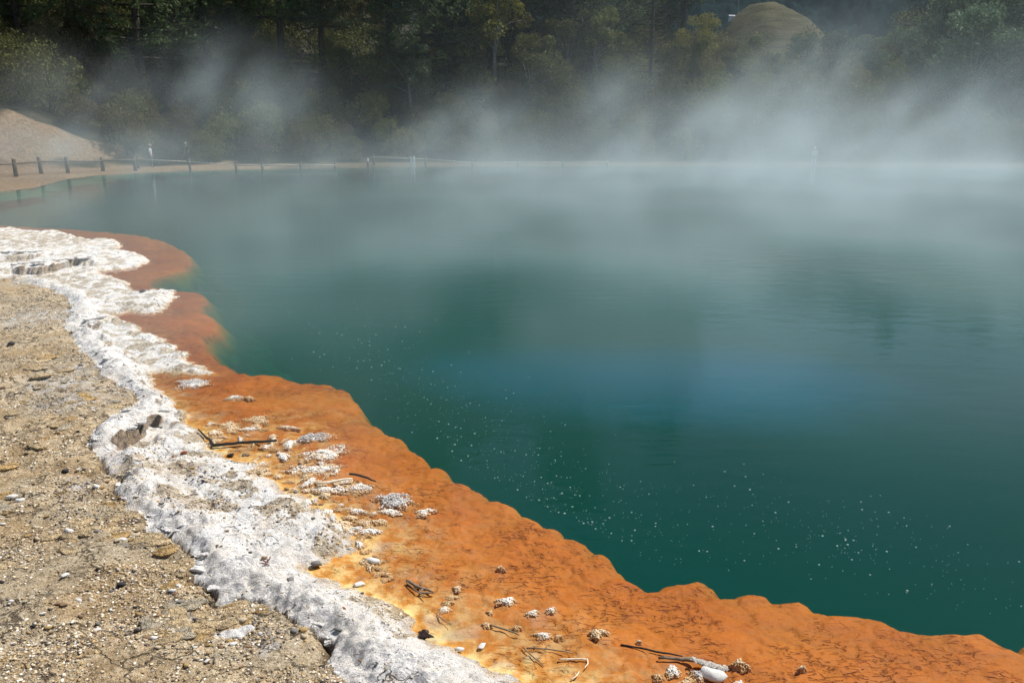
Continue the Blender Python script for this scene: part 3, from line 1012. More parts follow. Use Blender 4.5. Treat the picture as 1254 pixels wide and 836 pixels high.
def pine_meshes(seed, h, first, mat, spread=0.20, dens=1.0, bark=None, needles=0.34):
    r = np.random.default_rng(seed)
    bend = r.normal(size=2) * 0.25
    def axis(t):
        return Vector((bend[0] * t * t * 2, bend[1] * t * t * 2, h * t))
    n = 14
    r0 = 0.011 * h + 0.10
    mb = MB()
    mb.tube([axis(i / n) + Vector((0, 0, -0.6 if i == 0 else 0)) for i in range(n + 1)], [r0 * (1 - 0.93 * i / n) + 0.012 for i in range(n + 1)], 8, 0.12)
    cl, sz = [], []
    z = first
    while z < 0.985:
        k = int(r.integers(3, 6))
        a0 = r.random() * 6.283
        for j in range(k):
            a = a0 + j * 6.283 / k + r.normal() * 0.25
            top = (z - first) / (1 - first)
            L = h * spread * (0.35 + 0.75 * math.sin(math.pi * min(1, 0.22 + 0.70 * top)) ** 0.8) * (0.7 + 0.5 * r.random()) * (1.05 - 0.55 * top)
            p0 = axis(z)
            rise = 0.12 + 0.5 * top
            p1 = p0 + Vector((math.cos(a) * L * 0.55, math.sin(a) * L * 0.55, L * 0.18 * rise - 0.03 * L))
            p2 = p0 + Vector((math.cos(a + .1) * L, math.sin(a + .1) * L, L * rise))
            mb.tube([p0, p1, p2], [0.016 * L + 0.02, 0.012 * L + 0.01, 0.012], 4)
            m = int(L * 7 * dens)
            for q in range(m):
                t = 0.3 + 0.75 * r.random()
                b = (p0.lerp(p1, t * 2) if t < 0.5 else p1.lerp(p2, (t - 0.5) * 2))
                s = 0.16 * L * (0.4 + t)
                cl.append((b.x + r.normal() * s * 0.55, b.y + r.normal() * s * 0.55, b.z + r.normal() * s * 0.35 + 0.05))
        z += (0.028 + 0.014 * r.random())
    trunk = mb.mesh("trunk", bark or M_BARK)
    if not cl or dens <= 0:
        return trunk, None
    cl = np.array(cl)
    per = 9
    c = np.repeat(cl, per, 0) + r.normal(size=(len(cl) * per, 3)) * 0.17
    V, F = leaf_quads(c, needles, r, 0.45, 0.32)
    return trunk, np_mesh("crown", V, F, mat, False)


def broad_meshes(seed, h, w, mat, leaves=7000, size=0.24):
    r = np.random.default_rng(seed)
    mb = MB()
    top = Vector((r.normal() * 0.4, r.normal() * 0.4, h * 0.55))
    mb.tube([(0, 0, -0.6), top * 0.5 + Vector((0.1, 0, 0)), top], [0.024 * h, 0.018 * h, 0.012 * h], 7, 0.1)
    cs, rad = [], []
    for k in range(30):
        a = r.random() * 6.283
        zz = 0.30 + 0.66 * r.random()
        q = w * 0.5 * math.sqrt(r.random()) * math.sin(math.pi * min(0.97, 0.2 + 0.75 * zz)) ** 0.6
        c = Vector((q * math.cos(a), q * math.sin(a), h * zz))
        cs.append(c[:]); rad.append(w * (0.09 + 0.09 * r.random()))
        if k % 2 == 0:
            s = top * (0.5 + 0.5 * r.random())
            mb.tube([s, s.lerp(c, 0.5) + Vector((0, 0, 0.2)), c], [0.009 * h, 0.006 * h, 0.02], 5)
    cs = np.array(cs); rad = np.array(rad)
    which = r.integers(0, len(cs), leaves)
    d = r.normal(size=(leaves, 3)); d /= np.linalg.norm(d, axis=1)[:, None]
    p = cs[which] + d * (rad[which] * (0.4 + 0.65 * r.random(leaves) ** 0.5))[:, None] * np.array([1, 1, 0.72])
    V, F = leaf_quads(p, size, r, 0.4)
    return mb.mesh("trunk", M_GREYBARK), np_mesh("crown", V, F, mat, False)


def plant(name, meshes, loc, rz, s, label, cat, group):
    e = empty(name, loc, rz)
    e.scale = (s, s, s * (0.9 + 0.25 * random.random()))
    link("trunk", meshes[0], e)
    if meshes[1] is not None:
        link("crown", meshes[1], e)
    return tag(e, label, cat, group)


def taken(lst, x, y, d):
    return any((x - a) ** 2 + (y - b) ** 2 < d * d for a, b in lst)


# scrub on the bank behind the fence
SCRUB = [shrub_meshes(100 + k, 3.0 + 0.5 * (k % 3), 3.6 + 0.5 * (k % 2), (L_SCRUB, L_OLIVE, L_SCRUB, L_OLIVE)[k % 4]) for k in range(6)]
spots = []
for row, (s0, hs) in enumerate([(5.6, 0.85), (8.2, 1.05), (11.0, 1.15), (14.2, 1.2), (17.5, 1.15), (21.0, 1.1), (25.0, 1.1), (31.0, 1.3), (38.0, 1.6), (46.0, 1.9)]):
    for px in np.arange(-40, 1300, 46 if row < 3 else 56):
        pxx = px + random.uniform(-20, 20)
        # walk outwards along the viewing direction until the wanted distance from the shore is reached
        a = (pxx - CX) / F_PX * math.cos(PITCH)
        ys = np.arange(38, 125, 0.5)
        W = np.stack([a * ys, ys], 1)
        sv_ = poly_dist(W, pool_line)
        okk = np.nonzero((ys > 44) & (sv_ >= s0 + random.uniform(-0.7, 0.7)) & ~inside(W, pool_poly))[0]
        if not len(okk): continue
        yy = float(ys[okk[0]]); x = a * yy; s = sv_[okk[0]]
        if pxx < 118 and yy < 62.0 + 1.25 * min(max(x + 36.0, -3.0), 12.0): continue          # the bare bluff
        if taken(spots, x, yy, 1.9): continue
        spots.append((x, yy))
        k = random.randrange(6)
        leaf = "brown" if k % 2 == 0 else "olive"
        sc = hs * random.uniform(0.85, 1.25)
        size = "big" if sc > 1.12 else "small" if sc < 0.9 else "rounded"
        near = ("in front" if row < 2 else "halfway up" if row < 5 else "high up the bank")
        mark = ("over the bare tan bluff" if pxx < 150 else "behind the white shirt walker" if pxx < 215 else "behind the pale cap walker" if pxx < 290
                else "behind the long pole fence" if pxx < 390 else "below the bleached dead tree" if pxx < 470 else "behind the white posts" if pxx < 545
                else "by the last fence" if pxx < 700 else "below the leafless pine" if pxx < 830 else "below the dry grass knoll" if pxx < 950
                else "behind the white clad person" if pxx < 1060 else "in the steam under the pale trees")
        plant("scrub_bush", SCRUB[k], (x, yy, fz_at(x, yy) - 0.1), random.random() * 6.28, sc,
              f"{size} {leaf} scrub bush {near} {mark}", "bush", f"{size} {leaf} scrub {near} {mark}")

# pines on the hillside
PINES = [pine_meshes(200 + k, 23 + 2 * k, (0.14, 0.26, 0.20, 0.32, 0.10)[k], L_PINE, 0.19 + 0.02 * (k % 2), 0.9) for k in range(5)]
tspots = []
for px, d in [(40, 74), (105, 80), (180, 76), (204, 84), (262, 88), (300, 92), (352, 86), (400, 93), (482, 92), (522, 89), (567, 97), (600, 100), (638, 95),
              (690, 104), (722, 98), (752, 108), (-20, 78), (-70, 72), (830, 118), (-120, 76)]:
    x = col_x(px, d)
    tspots.append((x, d))
for px in np.arange(-150, 850, 52):
    d = random.uniform(108, 135)
    x = col_x(px + random.uniform(-20, 20), d)
    if not taken(tspots, x, d, 4): tspots.append((x, d))
for i, (x, d) in enumerate(tspots):
    front = d < 107
    pxx = x / d * F_PX / math.cos(PITCH) + CX
    mark = ("over the bare tan bluff" if pxx < 150 else "above the white shirt walker" if pxx < 215 else "above the pale cap walker" if pxx < 290
            else "beside the bleached dead tree" if pxx < 470 else "beside the small pale green tree" if pxx < 545 else "next to the yellow green tree" if pxx < 650 else "near the leafless pine")
    bare_trunk = i % 5 in (1, 3)
    plant("pine_tree", PINES[i % 5], (x, d, fz_at(x, d) - 0.2), random.random() * 6.28, random.uniform(0.9, 1.15),
          (f"tall dark pine {'with bare lower trunk' if bare_trunk else 'branched low down'} {mark}" if front else f"dense dark pine in the back rows {mark}"),
          "pine tree", (f"front pines {'with bare trunks' if bare_trunk else 'branched low'} {mark}" if front else f"back rows of pines {mark}"))

# bare pine with level dead branches
tr, cr = pine_meshes(311, 17.0, 0.16, L_PINE, 0.13, 0.0)
x = col_x(794, 86)
plant("dead_pine", (tr, None), (x, 86, fz_at(x, 86)), 0.6, 1.0, "leafless pine with thin level branches beside the yellow green tree", "dead tree", None)

# pale dead tree above the bushes
mb = MB()
mb.tube([(0, 0, -0.6), (0.1, 0, 1.2), (-0.05, 0, 2.6), (0.5, 0.1, 3.6), (0.75, 0.1, 4.9), (1.6, 0.2, 5.6), (2.6, 0.3, 6.1)], [0.16, 0.15, 0.13, 0.11, 0.09, 0.06, 0.03], 6, 0.1)
mb.tube([(-0.05, 0, 2.6), (-0.5, 0.1, 3.4), (-0.45, 0.1, 4.1)], [0.09, 0.06, 0.03], 5)
mb.tube([(0.75, 0.1, 4.9), (0.6, 0.1, 5.6), (0.9, 0.1, 6.3)], [0.06, 0.04, 0.02], 5)
x = col_x(433, 90)
dt = mb.build("dead_tree", M_DEAD)
zt = at_dist(450, 50, 90).z - fz_at(x, 90)
dt.scale = (zt / 6.3,) * 3
dt.location = (x, 90, fz_at(x, 90))
tag(dt, "bleached leafless tree bent over among the scrub bushes", "dead tree")

# brighter and paler trees
BR_Y = [broad_meshes(400 + k, 8.5, 6.0, L_YEL, 6000, 0.22) for k in range(2)]
BR_P = [broad_meshes(420 + k, 10.0, 7.0, L_PALE, 7000, 0.25) for k in range(2)]
BR_O = [broad_meshes(440 + k, 9.0, 7.0, L_OLIVE, 7000, 0.24) for k in range(2)]


def broad(px, d, s, bank, k, name, label, grp, dz=-0.3):
    x = col_x(px, d)
    plant(name, bank[k], (x, d, max(fz_at(x, d), 0) + dz), random.random() * 6.28, s, label, "tree", grp)


broad(850, 92, 0.92, BR_Y, 0, "broadleaf_tree", "yellow green tree standing in front of the dry grass knoll", None)
broad(606, 88, 1.15, BR_Y, 1, "broadleaf_tree", "yellow green tree between the tall pines", None, 2.6)
broad(505, 84, 0.75, BR_P, 0, "broadleaf_tree", "small pale green tree beside a thick pine trunk", None, 0.8)
broad(690, 90, 1.0, BR_O, 0, "broadleaf_tree", "round olive tree on the bank under the pines", "olive trees on the bank")
broad(655, 86, 0.9, BR_O, 1, "broadleaf_tree", "round olive tree on the bank under the pines", "olive trees on the bank")
broad(730, 92, 0.95, BR_O, 0, "broadleaf_tree", "round olive tree on the bank under the pines", "olive trees on the bank")
broad(895, 96, 0.62, BR_O, 1, "broadleaf_tree", "low olive tree at the foot of the dry grass knoll", "olive trees below the knoll")
broad(935, 100, 0.6, BR_O, 0, "broadleaf_tree", "low olive tree at the foot of the dry grass knoll", "olive trees below the knoll")
for px, d, s in [(975, 100, 0.75), (1015, 106, 0.85), (1058, 100, 0.9), (1095, 108, 1.0)]:
    broad(px, d, s, BR_P, int(px) % 2, "broadleaf_tree", "pale green tree rising out of the steam below the dark ridge", "pale trees in the steam")
for px, d, s in [(1140, 92, 1.15), (1180, 84, 1.15), (1222, 88, 1.3), (1262, 82, 1.25), (1205, 98, 1.45), (1310, 86, 1.4)]:
    broad(px, d, s, BR_P, int(px) % 2, "broadleaf_tree", "tall full pale green tree at the steamy end of the wood", "full pale trees")
for i, (px, d) in enumerate([(1150, 112), (1195, 118), (1240, 108), (1290, 120), (1115, 125), (1340, 110)]):
    x = col_x(px, d)
    plant("pine_tree", PINES[i % 5], (x, d, fz_at(x, d) - 0.3), random.random() * 6.28, 0.62, "dark pine behind the full pale green trees", "pine tree", "pines behind the pale trees")

# hut and mast on the knoll
M_WHITEPAINT = simple_mat("white_paint", (0.75, 0.75, 0.73), 0.6, 0.08, 3, 0.05)
M_GREYPAINT = simple_mat("grey_metal", (0.30, 0.31, 0.32), 0.5, 0.1, 3, 0.05)
hx = at_dist(897, 6, 150.0)
hz = float(knoll_fn(np.array([hx.x]), np.array([150.0]))[0])
hut = empty("survey_hut", (hx.x, 150.0, hz))
hut.scale = (0.6, 0.6, 0.6)
MB().box((0, 0, 0.5), (1.5, 1.2, 1.4)).build("wall", M_WHITEPAINT, hut)
MB().add([(-0.9, -0.75, 1.2), (0.9, -0.75, 1.2), (0.9, 0.75, 1.2), (-0.9, 0.75, 1.2), (-0.9, 0, 1.65), (0.9, 0, 1.65)],
         [(0, 1, 5, 4), (3, 4, 5, 2), (0, 4, 3), (1, 2, 5), (0, 3, 2, 1)]).build("roof", M_GREYPAINT, hut)
tag(hut, "tiny white hut on top of the dry grass knoll", "hut")
mast = MB().tube([(0, 0, -0.4), (0, 0, 2.5), (0, 0, 5.0)], [0.07, 0.06, 0.04], 6).tube([(-0.5, 0, 4.2), (0.5, 0, 4.2)], [0.03, 0.03], 5).build("mast", M_GREYPAINT)
mast.scale = (0.7, 0.7, 0.7)
mast.location = (hx.x + 1.2, 150.5, float(knoll_fn(np.array([hx.x + 1.2]), np.array([150.5]))[0]))
tag(mast, "thin mast beside the tiny hut on the knoll", "mast")

# ------------------------------------------------------------------ fence along the far path
M_POST = simple_mat("weathered_post", (0.13, 0.10, 0.075), 0.9, 0.35, 8, 0.5, 0.01)
M_RAIL = simple_mat("silvered_rail", (0.40, 0.37, 0.32), 0.85, 0.25, 8, 0.4, 0.01)


def fence(posts, rails, label, post_m, rail_m, ph=1.05, rw=0.075, broken=()):
    """posts: pixel x and forward distance; rails: which bays carry a rail"""
    base = Vector((col_x(*posts[0]), posts[0][1], 0))
    root = empty("fence", (base.x, base.y, fz_at(base.x, base.y)))
    tops = []
    for i, (px, d) in enumerate(posts):
        x = col_x(px, d)
        z = fz_at(x, d)
        h = ph * random.uniform(0.94, 1.06)
        lean = Vector((random.uniform(-.03, .03), random.uniform(-.03, .03), 0))
        b = Vector((x, d, z)) - root.location
        MB().tube([b + Vector((0, 0, -0.35)), b + lean * 0.5 + Vector((0, 0, h * 0.5)), b + lean + Vector((0, 0, h - 0.03)), b + lean + Vector((0, 0, h))],
                  [rw * 1.35, rw * 1.3, rw * 1.25, rw * 0.9], 8, 0.06).build("post", post_m, root, True)
        tops.append(b + Vector((0, -rw * 1.25, h * 0.72)))
    for i in range(len(posts) - 1):
        if i in broken: continue
        a, b = tops[i], tops[i + 1]
        ex = (b - a).normalized() * 0.12
        MB().tube([a - ex, a.lerp(b, 0.5), b + ex], [rw * 0.62] * 3, 6, 0.05).build("rail", rail_m, root, True)
    return tag(root, label, "fence", "pole fences along the far path")


def on_strip(pts, z=0.2):
    return [(px, unproj(px, py, z).y) for px, py in pts]


fence(on_strip([(-60, 220), (11, 216), (43, 212.5), (76, 211), (120, 208.5), (160, 207.5)]), None, "brown post and rail fence below the bare tan bluff", M_POST, M_POST, 1.08, 0.10)
fence(on_strip([(164, 206), (228, 205.5), (285, 205), (318, 205), (365, 204.6), (408, 204.2), (449, 204)]), None, "long silvered pole fence behind the person in white shirt", M_POST, M_RAIL, 0.95, 0.07, (5,))
fence([(456, 70.2), (520, 70.6), (578, 70.9), (634, 71.0), (690, 71.0), (745, 71.0)], None, "silvered pole fence behind the pair of white posts", M_POST, M_RAIL, 0.95, 0.07)
for px, d, h, lab in [(502.5, 69.6, 1.15, "slim white marker post, the greyer of a close pair"), (506, 69.5, 1.2, "slim white marker post, the brighter of a close pair"),
                      (449, 69.4, 0.75, "short pale marker post on its own by the fence gap")]:
    x = col_x(px, d)
    z = fz_at(x, d)
    mb = MB().box((0, 0, h / 2 - 0.1), (0.13, 0.10, h + 0.2))
    mb.add([(-.065, -.05, h), (.065, -.05, h), (.065, .05, h), (-.065, .05, h), (0, 0, h + 0.07)], [(0, 1, 4), (1, 2, 4), (2, 3, 4), (3, 0, 4)])
    o = mb.build("marker_post", M_WHITEPAINT if "brighter" in lab or "short" in lab else simple_mat("grey_white_paint", (0.5, 0.5, 0.49), 0.7, 0.1, 3, 0.1))
    o.location = (x, d, z)
    tag(o, lab, "post", "marker posts on the far shore")


# ------------------------------------------------------------------ people on the far path
def skin_body(name, joints, edges, radii, root, mat, parent, sub=2):
    m = bpy.data.meshes.new(name)
    m.from_pydata(joints, edges, [])
    m.update()
    o = link(name, m, parent)
    sk = o.modifiers.new("skin", 'SKIN')
    sk.use_smooth_shade = True
    for i, d in enumerate(m.skin_vertices[0].data):
        rr = radii[i]
        d.radius = rr if isinstance(rr, tuple) else (rr, rr)
        d.use_root = (i == root)
    ss = o.modifiers.new("sub", 'SUBSURF')
    ss.levels = sub; ss.render_levels = sub
    m.materials.append(mat)
    return o


def person(loc, rz, shirt, trousers, cap, label, pale_cap=True, arm=0.0):
    skin = simple_mat("skin", (0.45, 0.27, 0.19), 0.6, 0.05, 8, 0.05)
    ms = simple_mat("shirt_cloth", shirt, 0.9, 0.1, 6, 0.2)
    mt = simple_mat("trouser_cloth", trousers, 0.9, 0.15, 6, 0.2)
    mc = simple_mat("cap_cloth", cap, 0.9, 0.1, 6, 0.2)
    mh = simple_mat("hair", (0.05, 0.035, 0.025), 0.8, 0.2, 20, 0.3)
    e = empty("person", loc, rz)           # faces +Y in its own frame
    J = [(0, 0, 0.95), (0, 0, 1.15), (0, -0.01, 1.38), (0, 0, 1.47), (0, 0.015, 1.56), (0, 0.02, 1.66), (0, 0.01, 1.735),
         (-0.17, -0.01, 1.40), (-0.23, -0.03, 1.13), (-0.22, 0.08 + arm, 0.90), (-0.21, 0.12 + arm, 0.80),
         (0.17, -0.01, 1.40), (0.23, -0.03, 1.13), (0.22, 0.06, 0.89), (0.21, 0.09, 0.79),
         (-0.095, 0, 0.86), (-0.10, 0.03, 0.50), (-0.10, 0.0, 0.09), (-0.105, 0.14, 0.035),
         (0.095, 0, 0.86), (0.11, 0.06, 0.50), (0.11, 0.02, 0.09), (0.115, 0.16, 0.035)]
    E = [(0, 1), (1, 2), (2, 3), (3, 4), (4, 5), (5, 6), (2, 7), (7, 8), (8, 9), (9, 10), (2, 11), (11, 12), (12, 13), (13, 14),
         (0, 15), (15, 16), (16, 17), (17, 18), (0, 19), (19, 20), (20, 21), (21, 22)]
    Rr = [(.145, .10), (.14, .10), (.16, .10), .055, .078, .095, .06, .06, .048, .036, .03, .06, .048, .036, .03, .085, .062, .042, .036, .085, .062, .042, .036]
    b = skin_body("body", J, E, Rr, 0, skin, e)
    # shirt
    S = [(0, 0, 0.90), (0, 0, 1.12), (0, -0.01, 1.36), (0, 0, 1.44), (-0.18, -0.01, 1.395), (-0.235, -0.03, 1.16), (0.18, -0.01, 1.395), (0.235, -0.03, 1.16)]
    skin_body("shirt", S, [(0, 1), (1, 2), (2, 3), (2, 4), (4, 5), (2, 6), (6, 7)], [(.175, .125), (.165, .12), (.18, .12), .075, .078, .066, .078, .066], 0, ms, e)
    T = [(0, 0, 0.97), (-0.095, 0, 0.84), (-0.10, 0.03, 0.50), (-0.10, 0.0, 0.10), (0.095, 0, 0.84), (0.11, 0.06, 0.50), (0.11, 0.02, 0.10)]
    skin_body("trousers", T, [(0, 1), (1, 2), (2, 3), (0, 4), (4, 5), (5, 6)], [(.165, .12), .10, .08, .062, .10, .08, .062], 0, mt, e)
    # hair, cap with a brim, face
    v, f = ICO2
    hv = v * np.array([0.098, 0.105, 0.115]) + np.array([0, 0.0, 1.655])
    hv[:, 1] = np.where(v[:, 1] > 0.35, hv[:, 1] - 0.045, hv[:, 1])
    link("hair", np_mesh("hair", hv, f, mh), e)
    cv = v * np.array([0.108, 0.118, 0.085]) + np.array([0, 0.012, 1.70])
    cv[:, 2] = np.maximum(cv[:, 2], 1.69)
    cp = link("cap", np_mesh("cap", cv, f, mc), e)
    MB().add([(-0.085, 0.08, 1.695), (0.085, 0.08, 1.695), (0.06, 0.22, 1.675), (-0.06, 0.22, 1.675), (-0.085, 0.08, 1.71), (0.085, 0.08, 1.71), (0.06, 0.22, 1.685), (-0.06, 0.22, 1.685)],
             [(0, 1, 2, 3), (7, 6, 5, 4), (0, 3, 7, 4), (1, 5, 6, 2), (3, 2, 6, 7), (0, 4, 5, 1)]).build("brim", mc, cp)
    for sx in (-1, 1):
        link("eye", np_mesh("eye", v * 0.011 + np.array([sx * 0.033, 0.108, 1.655]), f, mh), e)
        link("ear", np_mesh("ear", v * np.array([0.014, 0.024, 0.034]) + np.array([sx * 0.098, 0.01, 1.645]), f, skin), e)
        link("shoe", np_mesh("shoe", v * np.array([0.05, 0.135, 0.045]) + np.array([sx * 0.108, 0.08, 0.045]), f, mh), e)
    link("nose", np_mesh("nose", v * np.array([0.014, 0.022, 0.022]) + np.array([0, 0.122, 1.63]), f, skin), e)
    link("mouth", np_mesh("mouth", v * np.array([0.024, 0.008, 0.006]) + np.array([0, 0.108, 1.59]), f, simple_mat("lips", (0.35, 0.14, 0.12), 0.6, 0.05)), e)
    return tag(e, label, "person")


def person_at(px, d, rz, *a, **k):
    x = col_x(px, d)
    return person((x, d, fz_at(x, d) - 0.02), rz, *a, **k)


person_at(181, 64.8, R(-75), (0.72, 0.74, 0.78), (0.10, 0.12, 0.16), (0.55, 0.46, 0.36), "person in white shirt, dark trousers and tan cap walking behind the fence")
person_at(226, 70.0, R(160), (0.10, 0.10, 0.11), (0.06, 0.06, 0.07), (0.62, 0.60, 0.56), "person in dark clothes and pale cap on the bank behind the fence")
person_at(1000, 70.5, R(165), (0.80, 0.80, 0.80), (0.72, 0.73, 0.75), (0.78, 0.78, 0.78), "person dressed all in white standing in the thick steam")

# ------------------------------------------------------------------ foreground: sinter clumps, stones, sticks
def sinter_mat(name, a, b, dark):
    t = NT(name)
    co = t.coord()
    n = t.noise(co, 14, 4, 0.6)
    n2 = t.noise(co, 70, 3, 0.7)
    base = t.mix(t.ramp(n, 0.3, 0.7), a, b)
    base = t.mix(t.math('MULTIPLY', t.ramp(n2, 0.45, 0.32), 0.6), base, dark)
    gp = t.n("ShaderNodeNewGeometry")
    s3 = t.n("ShaderNodeSeparateXYZ")
    t.put(s3.inputs[0], gp.outputs["Position"])
    low = t.ramp(t.math('ADD', s3.outputs[2], t.math('MULTIPLY', t.math('SUBTRACT', n, 0.5), 0.03)), 0.0, 0.014, 0.85, 0.0)
    base = t.mix(low, base, t.mix(n, (0.42, 0.20, 0.05), (0.70, 0.46, 0.20)))
    return t.surf(t.principled(base, 0.85, t.bump(t.math('ADD', n2, n), 0.6, 0.006), 0.25))


M_KNOB_W = sinter_mat("white_sinter_knobs", (0.82, 0.76, 0.66), (0.88, 0.85, 0.80), (0.45, 0.28, 0.14))
M_KNOB_G = sinter_mat("grey_sinter_knobs", (0.58, 0.55, 0.52), (0.78, 0.76, 0.73), (0.16, 0.12, 0.09))
M_KNOB_C = sinter_mat("cream_sinter_knobs", (0.72, 0.52, 0.30), (0.82, 0.70, 0.52), (0.36, 0.18, 0.06))


def clump_mesh(seed, w, d, h, knob, mat, name="sinter_clump"):
    """a low mound grown over with small rounded knobs"""
    r = np.random.default_rng(seed)
    v, f = ICO2
    core = v * np.array([w * 0.38, d * 0.38, h * 0.62])
    nz = fbm(core[:, 0] * 4 / w + seed, core[:, 1] * 4 / d, 3, seed)
    core = core * (1 + 0.25 * nz)[:, None]
    V, F = [core], [f]
    off = len(core)
    knob = knob * 0.55
    n = int(min(700, max(20, 2.3 * (w * d * 0.78 + 1.2 * h * (w + d)) / (knob * knob * 2.2))))
    kv, kf = ICO1
    for i in range(n):
        a = r.random() * 6.283
        el = math.asin(r.random() ** 0.9)
        q = (1 + 0.30 * math.sin(2 * a + seed) + 0.24 * math.sin(3 * a + 3 * seed) + 0.20 * math.sin(7 * a + 2 * seed)) * (0.75 + 0.35 * r.random())
        c = np.array([math.cos(a) * math.cos(el) * w * 0.5 * q, math.sin(a) * math.cos(el) * d * 0.5 * q, math.sin(el) * h * (0.70 + 0.3 * r.random() + 0.28 * math.sin(3.1 * a + seed) * math.cos(el))])
        k = knob * (0.5 + 0.7 * r.random())
        kk = kv * (1 + 0.25 * r.normal(size=(len(kv), 1))) * k * np.array([1, 1, 1.15])
        V.append(kk + c); F.append(kf + off); off += len(kv)
    return np_mesh(name, np.vstack(V), np.vstack(F), mat, True)


def px_size(px, py, z=0.0):
    """metres per photo pixel at the point seen there on plane z"""
    p = unproj(px, py, z)
    depth = p.y * math.cos(PITCH) + (CAM_H - p.z) * math.sin(PITCH)
    return depth / F_PX


def clump(px, py, wpx, hm, knob, mat, label, group=None, aspect=0.8, z=-0.02, seed=None):
    p = unproj(px, py, 0.0)
    w = wpx * px_size(px, py)
    seed = seed if seed is not None else int(px * 7 + py)
    o = link("sinter_clump", clump_mesh(seed, w, w * aspect, hm, knob, mat))
    gz_ = min(ground_z(p.x, p.y), 0.03)
    o.location = (p.x, p.y, gz_ - 0.004)
    o.scale = (1, 1, (0.60 * hm - gz_) / hm)
    o.rotation_euler = (0, 0, random.uniform(-0.3, 0.3))
    return tag(o, label, "sinter", group)


clump(482, 614, 56, 0.105, 0.014, M_KNOB_G, "large grey knobbly sinter dome standing on the orange shelf", aspect=0.62)
clump(477, 627, 24, 0.035, 0.012, M_KNOB_W, "flat white sinter clump at the foot of the grey dome", aspect=0.6)
clump(519, 627, 22, 0.03, 0.012, M_KNOB_W, "cream white sinter clump at the outer tip beside the grey dome", aspect=0.7)
clump(383, 537, 40, 0.10, 0.013, M_KNOB_G, "grey fringed sinter mound beyond the bent black stick", aspect=0.55)
clump(398, 556, 54, 0.05, 0.014, M_KNOB_W, "broad low white sinter mat joined to the grey fringed mound", aspect=0.85)
clump(236, 470, 46, 0.06, 0.014, M_KNOB_G, "long grey sinter islet off the white tongue", aspect=0.7)
clump(286, 487, 18, 0.045, 0.010, M_KNOB_W, "smooth white sinter stone alone in the orange shallows", aspect=0.8)
clump(305, 487, 11, 0.03, 0.009, M_KNOB_C, "small cream sinter nub next to the smooth white stone", aspect=0.8)
clump(314, 514, 36, 0.03, 0.011, M_KNOB_C, "cream crusted patch in the brown shallows", "cream crusts in the brown shallows", aspect=0.8)
clump(279, 521, 32, 0.03, 0.011, M_KNOB_C, "cream crusted patch in the brown shallows", "cream crusts in the brown shallows", aspect=0.8)
clump(258, 519, 9, 0.03, 0.008, M_KNOB_W, "round white sinter button beside the end of the black stick", aspect=0.9)
clump(352, 523, 26, 0.02, 0.010, M_KNOB_W, "thin white sinter strip leading to the grey fringed mound", aspect=0.3)
clump(354, 543, 15, 0.045, 0.010, M_KNOB_W, "bright white sinter lump near the tip of the bent stick", aspect=0.8)
clump(384, 575, 58, 0.04, 0.013, M_KNOB_W, "wide knobbly sinter bank in the ochre shallows", aspect=0.5)
clump(440, 597, 30, 0.04, 0.012, M_KNOB_W, "white sinter clump carrying a thin dark stick", aspect=0.9)
clump(400, 600, 52, 0.035, 0.012, M_KNOB_W, "long white sinter bar under a pale twig", aspect=0.3)
clump(436, 626, 18, 0.035, 0.010, M_KNOB_W, "small white sinter clump between the crust and the grey dome", aspect=0.7)
clump(448, 640, 34, 0.035, 0.011, M_KNOB_C, "branching cream sinter row below the grey dome", aspect=0.35)
clump(452, 651, 24, 0.04, 0.011, M_KNOB_W, "knobbly sinter clump at the landward end of the cream row", aspect=0.6)
clump(620, 736, 26, 0.035, 0.010, M_KNOB_W, "widest double lobed sinter stone on the open orange shelf", aspect=0.5)
clump(652, 751, 18, 0.028, 0.009, M_KNOB_W, "pale sinter nub, first of two beside a red crack", aspect=0.55)
clump(675, 747, 14, 0.028, 0.008, M_KNOB_W, "pale sinter nub, smaller of two beside a red crack", aspect=0.7)
clump(732, 776, 20, 0.05, 0.010, M_KNOB_C, "upright cream sinter knob alone far out on the shelf", aspect=0.7)
clump(613, 695, 10, 0.025, 0.007, M_KNOB_C, "tiny cream nub far from the other stones", aspect=0.8)
clump(560, 721, 11, 0.035, 0.007, M_KNOB_C, "small nub heading a row of cream crusts", aspect=0.8)
clump(553, 731, 14, 0.02, 0.007, M_KNOB_C, "flat cream crust in the row below the small nub", "row of flat cream crusts", aspect=0.6)
clump(548, 738, 15, 0.02, 0.007, M_KNOB_C, "flat cream crust in the row below the small nub", "row of flat cream crusts", aspect=0.6)
clump(544, 746, 18, 0.025, 0.008, M_KNOB_W, "pale crust ending the row of cream crusts", aspect=0.6)
clump(665, 778, 24, 0.028, 0.009, M_KNOB_W, "smooth white sinter loaf on the yellow shallows", aspect=0.45)
clump(683, 780, 9, 0.025, 0.007, M_KNOB_C, "cream nub close beside the white loaf", aspect=0.8)
clump(596, 765, 14, 0.025, 0.008, M_KNOB_C, "cream nub at the end of a thin sunken twig", aspect=0.7)
clump(632, 768, 12, 0.022, 0.007, M_KNOB_C, "cream nub halfway along a thin sunken twig", aspect=0.7)
clump(600, 749, 9, 0.02, 0.006, M_KNOB_C, "tiny brownish nub inshore of the double lobed stone", aspect=0.8)
clump(782, 785, 6, 0.02, 0.006, M_KNOB_W, "tiny white nub beside the dark sunken branch", aspect=0.9)
clump(906, 812, 21, 0.03, 0.009, M_KNOB_C, "brown and cream knob past the end of the crusted branch", aspect=0.7)
clump(982, 818, 9, 0.035, 0.006, M_KNOB_C, "little cream knob on a stalk out on the orange shelf", aspect=0.8)
clump(824, 822, 20, 0.04, 0.009, M_KNOB_W, "white sinter lump inshore of the crusted branch", aspect=0.8)
